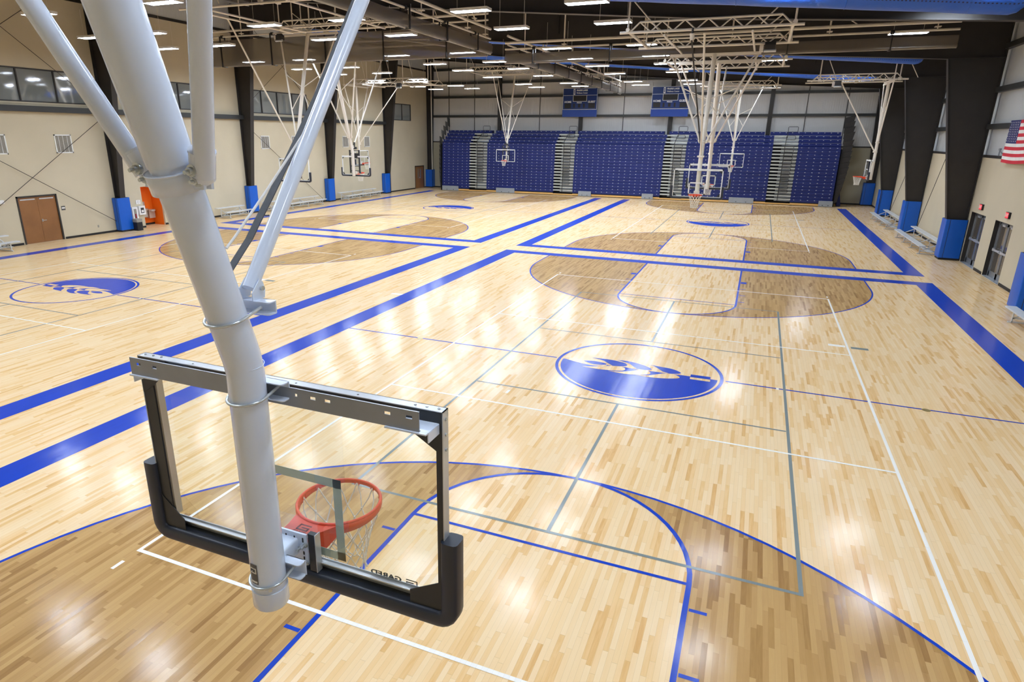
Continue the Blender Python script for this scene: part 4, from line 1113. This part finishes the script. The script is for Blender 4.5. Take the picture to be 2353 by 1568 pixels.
    for j in range(len(lev) - 1):
        for i in range(N):
            a_ = node(j, i)
            for dd in ((0, -1) if j % 2 == 0 else (0, 1)):
                b_ = node(j + 1, i + dd); mid = (a_ + b_) / 2
                if j == 0: mid += Vector((mid.x, mid.y - rc, 0)).normalized() * .012
                nt.tube([a_, mid, b_] if near else [a_, b_], rad, 'net_cord', 6 if near else 4, caps=False)
            if near and j: 
                nt.tube([a_ + Vector((0, 0, .008)), a_ - Vector((0, 0, .008))], rad * 1.8, 'net_cord', 6)
    nt.build('net', t)
    if near:
        hk = MB()
        for i in range(N):
            a_ = 2 * PI * i / N + sw
            for da in (-.06, .06):
                p = Vector(((rr - .008) * math.cos(a_ + da), rc + (rr - .008) * math.sin(a_ + da), rzz - .012))
                hk.tube([p + Vector((0, 0, .008)), p - Vector((0, 0, .008)), p + Vector((-.004 * math.cos(a_), -.004 * math.sin(a_), -.012))], .0028, 'orange_rim', 6)
        hk.build('net_hook', ro)
        # retractor strap and cord beside the forward brace
        W_ = lambda x, y, z: (x - cx, y - cy, z)
        sp = [W_(-.03, -11.60, 4.36), W_(-.03, -11.523, 4.426), W_(-.03, -11.447, 4.49), W_(-.03, -11.386, 4.558), W_(-.03, -11.307, 4.64), W_(-.03, -11.22, 4.735), W_(-.03, -11.05, 4.925), W_(-.03, -10.9, 5.10), W_(0, -8.9, 7.72)]
        k = MB(); hw_ = .022; vs = []
        for p in sp: vs += [(p[0] - hw_, p[1] + .004, p[2]), (p[0] + hw_, p[1] - .004, p[2]), (p[0] + hw_, p[1] - .010, p[2]), (p[0] - hw_, p[1] - .002, p[2])]
        fs = [(i * 4 + a_, i * 4 + (a_ + 1) % 4, (i + 1) * 4 + (a_ + 1) % 4, (i + 1) * 4 + a_) for i in range(len(sp) - 1) for a_ in range(4)]
        k.add(vs, fs + [(0, 1, 2, 3)], 'strap'); so = k.build('lift_strap', t)
        MB().box((sp[4][0] - .026, sp[4][1] - .05, sp[4][2] - .062), (sp[4][0] + .026, sp[4][1] - .035, sp[4][2] - .058), 'bag_black').build('strap_keeper', so)
        rp = [W_(.06, -11.675, 4.49), W_(.06, -11.62, 4.53), W_(.06, -11.54, 4.595), W_(.06, -11.42, 4.69), W_(.05, -11.14, 4.915), W_(.03, -10.9, 5.18), W_(.03, -8.9, 7.8)]
        MB().tube(rp, .0055, 'white_trim', 8).build('pull_cord', t)
    return t
backstop('close-up glass backboard with orange rim on a thick white mast', .02, -11.66, 0, 7.75, near=True, mast_u=.05, vh=1.36)
backstop('nearer of the two overlapping baskets on the right court, its rim facing the camera', -.08, 11.66, PI, 7.80)
backstop('basket seen from behind through the nearer right hand glass board', -.06, CD - 11.66, 0, 7.77)
backstop('small basket high before the right hand bleacher sections, below white V braces', -.08, CD + 11.66, PI, 8.45, pad=False)
backstop('basket on the left court half hidden by the close-up white brace pole', CW, 11.66, PI, 9.35, vh=1.6, diag=(3.5, 9.3), adjuster=True)
backstop('glass basket with black height adjuster seen from behind before the left wall', CW, CD - 11.66, 0, 9.4, vh=1.6, diag=(3.5, 9.3), adjuster=True)
backstop('small basket before the second bleacher section from the left', CW - .06, CD + 11.66, PI, 9.9, vh=1.6, pad=False, adjuster=True, diag=(3.4, 9.8))
backstop('side basket on the right wall side seen edge-on, rim pointing left', 7.66, 27.98, PI / 2, 7.78, lean=0, diag=(2.2, 7.8))
backstop('little side basket at the left wall facing the court, behind the height adjuster', -25.55, 27.98, -PI / 2, 8.25, lean=0, diag=(3.6, 8.25))
# retractor with black safety strap in front of the far right hand basket
t = thing('safety_strap', 'long black safety strap hanging from a cylinder retractor by the right hand masts', 'safety strap', (-.42, 8.1, 8.0))
MB().tube([(0, -.05, -.12), (0, -.05, -.30)], [.07, .055], 'cream_steel', 12).build('retractor', t)
MB().tube([(0, -.05, .04), (0, -.05, -.12)], .03, 'motor_dark', 8).build('hook', t)
MB().beam((0, -.05, -.3), (.27, 3.62, -3.3), .045, .02, 'bag_black').build('strap', t)

# ---------------------------------------------------------------- bleachers
SEC = [(-25.55, -22.80), (-21.02, -14.66), (-12.88, -5.44), (-3.70, 2.68), (4.44, 7.32)]
SLAB = ['folded blue bleacher seats, leftmost section beside the corner', 'folded blue bleacher seats, second section from the left behind the small basket', 'folded blue bleacher seats, middle section under the scoreboards',
        'folded blue bleacher seats behind the overlapping right hand baskets', 'folded blue bleacher seats, rightmost section']
TLAB = ['top row of blue bleacher seats, piece at the left end', 'top row of blue bleacher seats, piece above the small left basket', 'top row of blue bleacher seats, middle piece below the scoreboards', 'top row of blue bleacher seats, piece behind the right masts', 'top row of blue bleacher seats, piece at the right end']
def row_geom(i):
    z = .25 + i * .256
    if i < 16: return z, 41.78 + .01 * i
    return 4.36 + (i - 16) * .272, [42.25, 42.65, 43.05, 43.5][i - 16]
for si, (a, b) in enumerate(SEC):
    t = thing('bleacher_section', SLAB[si], 'bleachers', ((a + b) / 2, 41.78, 0), 0, 'folded blue bleacher sections')
    cxx = (a + b) / 2
    for i in range(20):
        z, y = row_geom(i); y -= 41.78
        a_, b_ = a - cxx, b - cxx
        if i > 15: a_ -= .05 * (si == 0)
        if i == 19:
            gaps = [-21.03, -13.28, -5.53, 2.18]; 
            a_ = {0: a - .1, 1: -20.82, 2: -13.07, 3: -5.32, 4: 2.39}[si] - cxx; b_ = {0: -21.24, 1: -13.49, 2: -5.74, 3: 1.97, 4: 7.3}[si] - cxx
        r = MB()
        prof = [(0.0, z + .252), (-.05, z + .25), (-.075, z + .235), (-.08, z + .20), (-.062, z + .16), (-.05, z + .02), (-.03, z), (0.0, z)]
        n = len(prof); vs = [(xx, y + p[0], p[1]) for xx in (a_, b_) for p in prof]
        back = .9 if i < 16 else .5
        vs = [(xx, y + (p[0] if k not in (0, n - 1) else back), p[1]) for xx in (a_, b_) for k, p in enumerate(prof)]
        r.add(vs, [tuple(range(n)), tuple(range(2 * n - 1, n - 1, -1))] + [(k, n + k, n + (k + 1) % n, (k + 1) % n) for k in range(n)], 'seat_blue')
        m_ = max(2, round((b_ - a_) / .46))
        for k in range(m_):
            xx = a_ + (b_ - a_) * (k + .5) / m_
            r.box((xx - .036, y - .088, z + .17), (xx + .036, y - .06, z + .198), 'white_trim')
        if i < 19: r.build('seat_row', t)
        else:
            tag(r.build('top_seat_row', None, (cxx, 41.78, 0)), TLAB[si], 'bleachers', 'top rows of the folded bleachers')
    MB().box((a - cxx, .0, .02), (b - cxx, .9, .25), 'under_black').build('kick_recess', t)
    MB().box((a - cxx, .9, .02), (b - cxx, 2.2, 4.3), 'under_black').build('understructure', t)
    MB().box((a - cxx, -.05, .05), (b - cxx, -.02, .19), 'tan_board').build('front_board', t)
PL = [(-25.50, -23.82), (-20.02, -18.23), (-12.32, -11.2), (-6.87, -5.95), (-.01, 1.82), (6.41, 7.37)]
PLL = ['leftmost grey steel plate at the foot of the bleachers', 'grey steel plate at the foot of the second bleacher section', 'grey steel plate below the left scoreboard at the bleacher foot', 'small grey plate at the bleacher foot beside the third aisle',
       'widest right hand grey plate at the bleacher foot beneath the overlapping baskets', 'grey plate at the rightmost bleacher corner']
for (a, b), lb in zip(PL, PLL):
    o = MB().box((a, 41.60, .03), (b, 41.64, .45), 'plate_grey')
    for q in (.3, .7): o.cbox((a + (b - a) * q, 41.595, .12), (.08, .012, .05), 'dark_channel')
    tag(o.build('foot_plate'), lb, 'steel plate', 'grey plates at the bleacher foot')
AIS = [(-22.80, -21.02), (-14.66, -12.88), (-5.44, -3.70), (2.68, 4.44)]
ALAB = ['first aisle of silver steps from the left in the bleachers', 'second aisle of silver steps, left of the middle seats', 'third aisle of silver steps, half behind the overlapping baskets', 'rightmost aisle of silver steps in the bleachers']
for ai, (a, b) in enumerate(AIS):
    t = thing('bleacher_aisle', ALAB[ai], 'bleacher steps', ((a + b) / 2, 41.78, 0), 0, 'silver step aisles in the bleachers'); c = (a + b) / 2; hw_ = (b - a) / 2
    for i in range(19):
        z, y = row_geom(i); y -= 41.78
        s_ = MB(); s_.box((-hw_ + .002, y - .02, z + .14), (hw_ - .002, y + (.36 if i != 15 else .52), z + .245), 'silver_tread')
        s_.box((-hw_ + .6, y + .02, z + .05), (hw_ - .03, y + .3, z + .10), 'plate_grey')
        s_.build('step', t)
    MB().box((-hw_ + .004, .35, .02), (hw_ - .004, .9, 4.28), 'under_black').build('understructure', t)
    MB().box((-hw_, -.05, .05), (hw_, -.02, .15), 'tan_board').build('front_board', t)
    hr = MB(); px = -.05
    hr.tube([(px, -.09, .3), (px, -.09, 4.5), (px + .06, .9, 5.1)], .025, 'black_steel', 8)
    hr.build('rail_post', t)
    def loop(x0, x1, z0, z1, y):
        r_ = .05; pts = [(x0, y, z0)] + [(x1 - r_, y, z0), (x1, y, z0 + r_), (x1, y, z1 - r_), (x1 - r_, y, z1), (x0 + r_, y, z1), (x0, y, z1 - r_), (x0, y, z0 + r_)]
        return MB().tube(pts, .019, 'black_steel', 6, True)
    for i in range(13):
        z = .95 + i * .27
        loop(px, px + .62, z, z + .2, -.1 - .015 * (i % 2)).build('hand_rail', t)
    loop(px + .1, px + .78, 5.42, 5.80, 1.1).build('hand_rail', t)
    loop(px + .05, px + .68, 4.85, 5.12, .75).build('hand_rail', t)
    MB().tube([(px + .1, 1.1, 4.95), (px + .1, 1.1, 5.45)], .022, 'black_steel', 6).build('rail_post', t)
# end rails of the bleachers
for sgn, x0, lb in ((-1, -25.72, 'stack of dark mesh guard rails at the left end of the bleachers'), (1, 7.42, 'stack of black guard rails fanned at the right end of the bleachers')):
    t = thing('guard_rail', lb, 'guard rail', (x0, 41.8, 0), 0)
    for i in range(15):
        z0 = .25 + i * .39; wv = (.16 + .5 * math.sin(min(1, (i + 1) / 9) * PI / 2)) if sgn > 0 else (.10 + .16 * math.sin(min(1, (i + 1) / 8) * PI / 2))
        y0 = .12 + .03 * i + max(0, i - 10) * .38
        xa = .04; zt = z0 + (.62 if i < 11 else .8)
        mb = MB()
        P4 = [(sgn * xa, z0), (sgn * (xa + wv * .8), z0 + .16), (sgn * (xa + wv), zt + .12), (sgn * xa, zt - .05)]
        mb.prism(P4, 1, y0, y0 + .03, 'black_steel' if sgn > 0 else 'rail_mesh')
        mb.tube([(p[0], y0 + .015, p[1]) for p in P4], .02, 'black_steel', 6, True)
        mb.build('rail_panel', t)
    MB().box((-.02, .05, .02), (.02, 1.6, 4.2), 'under_black').build('end_panel', t)
mb = MB(); mb.add([(7.72, 42.5, .02), (8.05, 42.9, .02), (7.75, 43.4, .02), (7.66, 42.7, 1.9)], [(0, 1, 2), (0, 1, 3), (1, 2, 3), (2, 0, 3)], 'seat_blue')
tag(mb.build('cover_sheet'), 'folded dark blue cover hanging at the right end of the bleachers', 'cover')

# ---------------------------------------------------------------- scoreboards
for x0, x1, lb in ((-14.82, -11.75, 'left blue scoreboard on the bleacher wall'), (-7.12, -4.10, 'right blue scoreboard, partly behind white mast braces')):
    cx = (x0 + x1) / 2; wd = x1 - x0; y = 44.2
    t = thing('scoreboard', lb, 'scoreboard', (cx, y, 6.6), 0, 'blue scoreboards on the back wall')
    MB().box((-wd / 2, 0, .6), (wd / 2, .2, 2.36), 'score_blue').build('cabinet', t)
    MB().box((-wd / 2, -.02, 0), (wd / 2, .14, .59), 'score_blue_low').build('lower_panel', t)
    o = MB(); e = .03; f_ = -.012
    for a, b in (((-wd / 2, .6), (wd / 2, .6 + e)), ((-wd / 2, 2.36 - e), (wd / 2, 2.36)), ((-wd / 2, .6), (-wd / 2 + e, 2.36)), ((wd / 2 - e, .6), (wd / 2, 2.36)), ((-wd / 2, 1.76), (wd / 2, 1.785))):
        o.box((a[0], f_, a[1]), (b[0], 0, b[1]), 'white_trim')
    for a, b in (((-.62, 1.26), (.62, 1.29)), ((-.62, 1.26), (-.59, 1.78)), ((.59, 1.26), (.62, 1.78))): o.box((a[0], f_, a[1]), (b[0], 0, b[1]), 'white_trim')
    o.build('white_outline', t)
    for a, b, z0, z1 in ((-.59, .59, 1.30, 1.74), (-1.36, -.78, .72, 1.12), (.78, 1.36, .72, 1.12), (-.58, -.43, .75, 1.08), (.31, .46, .75, 1.08), (-.15, .07, .77, 1.06)):
        MB().box((a, -.008, z0), (b, 0, z1), 'ink').build('display', t)
    T = lambda x, z: MT((x, -.012, z), PI / 2)
    text('lettering', 'HOME', .22, 'white_trim', t, T(-1.07, 1.23), .03, .004)
    text('lettering', 'GUEST', .22, 'white_trim', t, T(1.05, 1.23), .03, .004)
    text('lettering', 'PERIOD', .13, 'white_trim', t, T(-.04, 1.16), .03, .004)
    text('lettering', 'PRAIRIE LAKES', .18, 'white_trim', t, T(.17, 2.17), .035, .004, squash=.85)
    text('lettering', 'Wellness Center', .17, 'white_trim', t, T(.17, 1.96), .012, .004, squash=.85)
    lg = MB(); lg.box((-.60, -.012, 1.83), (-.44, 0, 2.29), 'white_trim')
    for kk in range(3):
        for q in (-1, 1): lg.prism([(-.52, 1.9 + kk * .11), (-.52 + q * .06, 1.96 + kk * .11), (-.52 + q * .03, 2.02 + kk * .11), (-.52, 1.97 + kk * .11)], 1, -.016, -.012, 'score_blue')
    lg.build('wheat_emblem', t)
    MB().box((-.2, .2, 1.0), (.2, .48, 1.2), 'black_steel').build('wall_bracket', t)

# ---------------------------------------------------------------- benches
def bench(label, side, y0, y1):
    x = XL if side < 0 else XR; s = 1 if side < 0 else -1
    t = thing('bench', label, 'bench', (x, (y0 + y1) / 2, 0), 0 if side < 0 else PI, 'two row aluminium benches'); L = (y1 - y0) / 2
    for xx, z in ((1.26, .42), (.55, .62)):
        MB().box((xx - .13, -L, z - .045), (xx + .13, L, z), 'bench_alu').build('seat_plank', t)
    MB().box((.78, -L + .1, .14), (1.02, L - .1, .165), 'bench_alu').build('foot_plank', t)
    n = max(2, round((y1 - y0) / 1.5))
    for i in range(n):
        y = -L + .35 + (2 * L - .7) * i / (n - 1)
        m = MB(); B = lambda p, q: m.beam(p, q, .035, .035, 'bench_alu')
        B((1.26, y, .39), (1.26, y, .02)); B((.55, y, .59), (.55, y, .02)); B((.35, y, .03), (1.36, y, .03)); B((.55, y, .14), (1.26, y, .14)); B((1.26, y, .36), (.55, y, .1)); B((.55, y, .5), (1.26, y, .14))
        m.build('leg_frame', t)
    m = MB(); m.beam((.55, -L + .4, .1), (.55, L - .4, .5), .02, .02, 'bench_alu'); m.build('cross_brace', t)
bench('silver bench cut off by the left edge of the picture', -1, .9, 3.95)
bench('short silver bench at the left wall before a blue pad', -1, 16.05, 18.3)
bench('long silver bench at the left wall partly behind the white brace pole', -1, 20.2, 25.95)
bench('long silver bench at the left wall nearest the far door', -1, 28.6, 33.9)
bench('silver bench at the right wall farthest from the camera', 1, 28.95, 34.9)
bench('silver bench at the right wall beside the pad near the glass doors', 1, 20.0, 26.1)
bench('silver bench at the right picture edge', 1, 4.0, 8.5)

# ---------------------------------------------------------------- wall fittings, left
VLAB = ['slatted white vent cut off by the left picture edge', 'slatted white wall vent above the double wooden door', 'slatted white wall vent right of the second steel column', 'slatted white wall vent half behind the white brace pole',
        'slatted white wall vent left of the mast with the black adjuster', 'slatted white wall vent right of the mast with the black adjuster']
for (a, b), lb in zip(((4.25, 5.08), (7.25, 8.08), (21.1, 21.92), (24.2, 25.02), (30.33, 31.14), (33.41, 34.22)), VLAB):
    t = thing('wall_vent', lb, 'wall vent', (XL, (a + b) / 2, 4.40), 0, 'white framed wall vents'); h = .42; w2 = (b - a) / 2
    f_ = MB(); e = .05
    for p, q in (((-w2, -h), (w2, -h + e)), ((-w2, h - e), (w2, h)), ((-w2, -h), (-w2 + e, h)), ((w2 - e, -h), (w2, h))): f_.box((0, p[0], p[1]), (.03, q[0], q[1]), 'white_trim')
    f_.build('vent_frame', t)
    g = MB(); g.box((0, -w2 + e, -h + e), (.008, w2 - e, h - e), 'vent_grey')
    for k in range(16): g.box((.008, -w2 + e + k * (2 * w2 - 2 * e) / 16, -h + e), (.018, -w2 + e + k * (2 * w2 - 2 * e) / 16 + .008, h - e), 'vent_grey')
    for k in (1, 2, 3): g.box((.008, -w2 + 2 * w2 * k / 4 - .008, -h + e), (.024, -w2 + 2 * w2 * k / 4 + .008, h - e), 'white_trim')
    g.build('louvres', t)
t = thing('extinguisher_cabinet', 'tall white fire extinguisher cabinet beside the first left pad', 'extinguisher cabinet', (XL, 10.83, .8))
MB().box((0, -.16, -.36), (.12, .16, .36), 'paper_white').build('cabinet', t)
MB().box((.12, -.08, -.26), (.124, .08, .26), 'window_glass').build('window', t)
MB().tube([(.126, 0, -.22), (.126, 0, .0)], .035, 'red_can', 10).build('extinguisher', t)
t = thing('aed_cabinet', 'square white cabinet left of the orange niche', 'wall cabinet', (XL, 11.25, .95))
MB().box((0, -.19, -.23), (.16, .19, .23), 'paper_white').build('cabinet', t)
MB().box((.16, -.10, -.14), (.164, .10, .14), 'motor_dark').build('window', t)
MB().box((.164, -.06, -.1), (.168, .07, .02), 'paper_white').build('device', t)
o = MB().box((XL, 11.04, 1.28), (XL + .02, 11.31, 1.49), 'paper_white'); o = o.build('wall_sign'); tag(o, 'small white sign above the square wall cabinet', 'sign')
MB().tube([(XL + .022, 11.175 + .06 * math.cos(a), 1.39 + .06 * math.sin(a)) for a in [2 * PI * k / 16 for k in range(16)]], .005, 'sign_grey', 4, True).build('heart_mark', o)
o = MB().box((XL, 6.96, 1.36), (XL + .015, 7.15, 1.56), 'sign_grey').build('room_sign'); tag(o, 'small grey room sign right of the wooden double door', 'sign')
MB().box((XL + .015, 6.98, 1.44), (XL + .018, 7.13, 1.5), 'paper_white').build('sign_text', o)
tag(MB().box((XL, 8.64, .34), (XL + .01, 8.72, .46), 'vent_grey').build('wall_outlet'), 'small outlet plate low on the wall between door and first pad', 'outlet')
tag(MB().box((XL, 15.9, .9), (XL + .06, 16.0, 1.05), 'paper_white').build('wall_outlet'), 'small white box on the wall above the short bench', 'outlet')
tag(MB().rbox((XL, 4.15, 1.9), (XL + .1, 4.42, 2.06), .03, 'paper_white', 0).build('speaker_box'), 'rounded white box on the wall left of the wooden double door', 'wall box')
t = thing('trash_bin', 'black bin with grey lid half behind the first left pad', 'bin', (XL + .55, 10.50, 0))
MB().rbox((-.2, -.17, 0), (.2, .17, .44), .04, 'bag_black', 2).build('bin_body', t)
MB().rbox((-.21, -.18, .44), (.21, .18, .60), .04, 'vent_grey', 2).build('bin_lid', t)
# right wall fittings
for y, lb in ((17.85, 'red exit sign above the farther glass door'), (14.72, 'red exit sign above the nearer glass door')):
    t = thing('exit_sign', lb, 'exit sign', (XR, y, 2.39), 0)
    MB().box((-.07, -.17, -.11), (0, .17, .11), 'ink').build('sign_body', t)
    MB().box((-.076, -.15, -.095), (-.07, .15, .095), 'exit_red').build('sign_face', t)
    text('lettering', 'EXIT', .15, 'paper_white', t, MT((-.078, 0, 0), PI / 2, 0, -PI / 2), .02, .001)
# the flag, hung flat on the right wall
t = thing('flag', 'stars and stripes flag hanging on the right wall', 'flag', (XR - .16, 16.44, 0), 0)
FW, FH, FZ = 2.5, 1.46, 5.62
def fpt(u, v):   # u along the wall towards the camera, v down
    return (-.02 * math.sin(u * 7 + v * 2) * v, -(u * FW) * (1 - .0 * v) - .0, FZ - v * FH - .03 * math.sin(u * 4) * v)
fo = MB()
for k in range(13):
    mt = 'flag_red' if k % 2 == 0 else 'flag_white'
    us = [i / 12 for i in range(13)]
    u0 = 5 if k < 7 else 0
    vs = [fpt(u, k / 13) for u in us] + [fpt(u, (k + 1) / 13) for u in us]
    fo.add(vs, [(i, i + 1, 14 + i, 13 + i) for i in range(u0, 12)], mt, True)
flg = fo.build('stripes', t)
cn = MB()
vs = []
for j in range(4):
    for i in range(6): vs.append(fpt(i / 12, j / 3 * 7 / 13))
cn.add(vs, [(j * 6 + i, j * 6 + i + 1, j * 6 + 7 + i, j * 6 + 6 + i) for j in range(3) for i in range(5)], 'flag_blue', True)
co = cn.build('canton', t)
stt = MB()
for r_ in range(9):
    for c_ in range(6 if r_ % 2 == 0 else 5):
        u = (5 / 12) * ((c_ * 2 + 1 + (r_ % 2)) / 12); v = (7 / 13) * ((r_ + 1) / 10)
        p = fpt(u, v); pts = []
        for k in range(10):
            a_ = PI / 2 + k * PI / 5; q = .034 if k % 2 == 0 else .014
            pts.append((p[0] - .006, p[1] + q * math.cos(a_), p[2] + q * math.sin(a_)))
        stt.add(pts, [tuple(range(10))], 'flag_white')
stt.build('stars', co)
# camera-side sensors on the block wall ledge, right
for y, lb in ((23.2, 'small steel bracket on the ledge of the right wall between columns'), (17.3, 'small steel bracket on the ledge left of the flag')):
    m = MB(); m.beam((XR - .05, y, 4.36), (XR - .05, y, 4.62), .04, .04, 'galvanised'); m.beam((XR - .05, y - .35, 4.45), (XR - .05, y + .1, 4.6), .03, .03, 'galvanised'); m.cbox((XR - .05, y, 4.6), (.06, .14, .08), 'galvanised')
    tag(m.build('ledge_bracket'), lb, 'bracket')
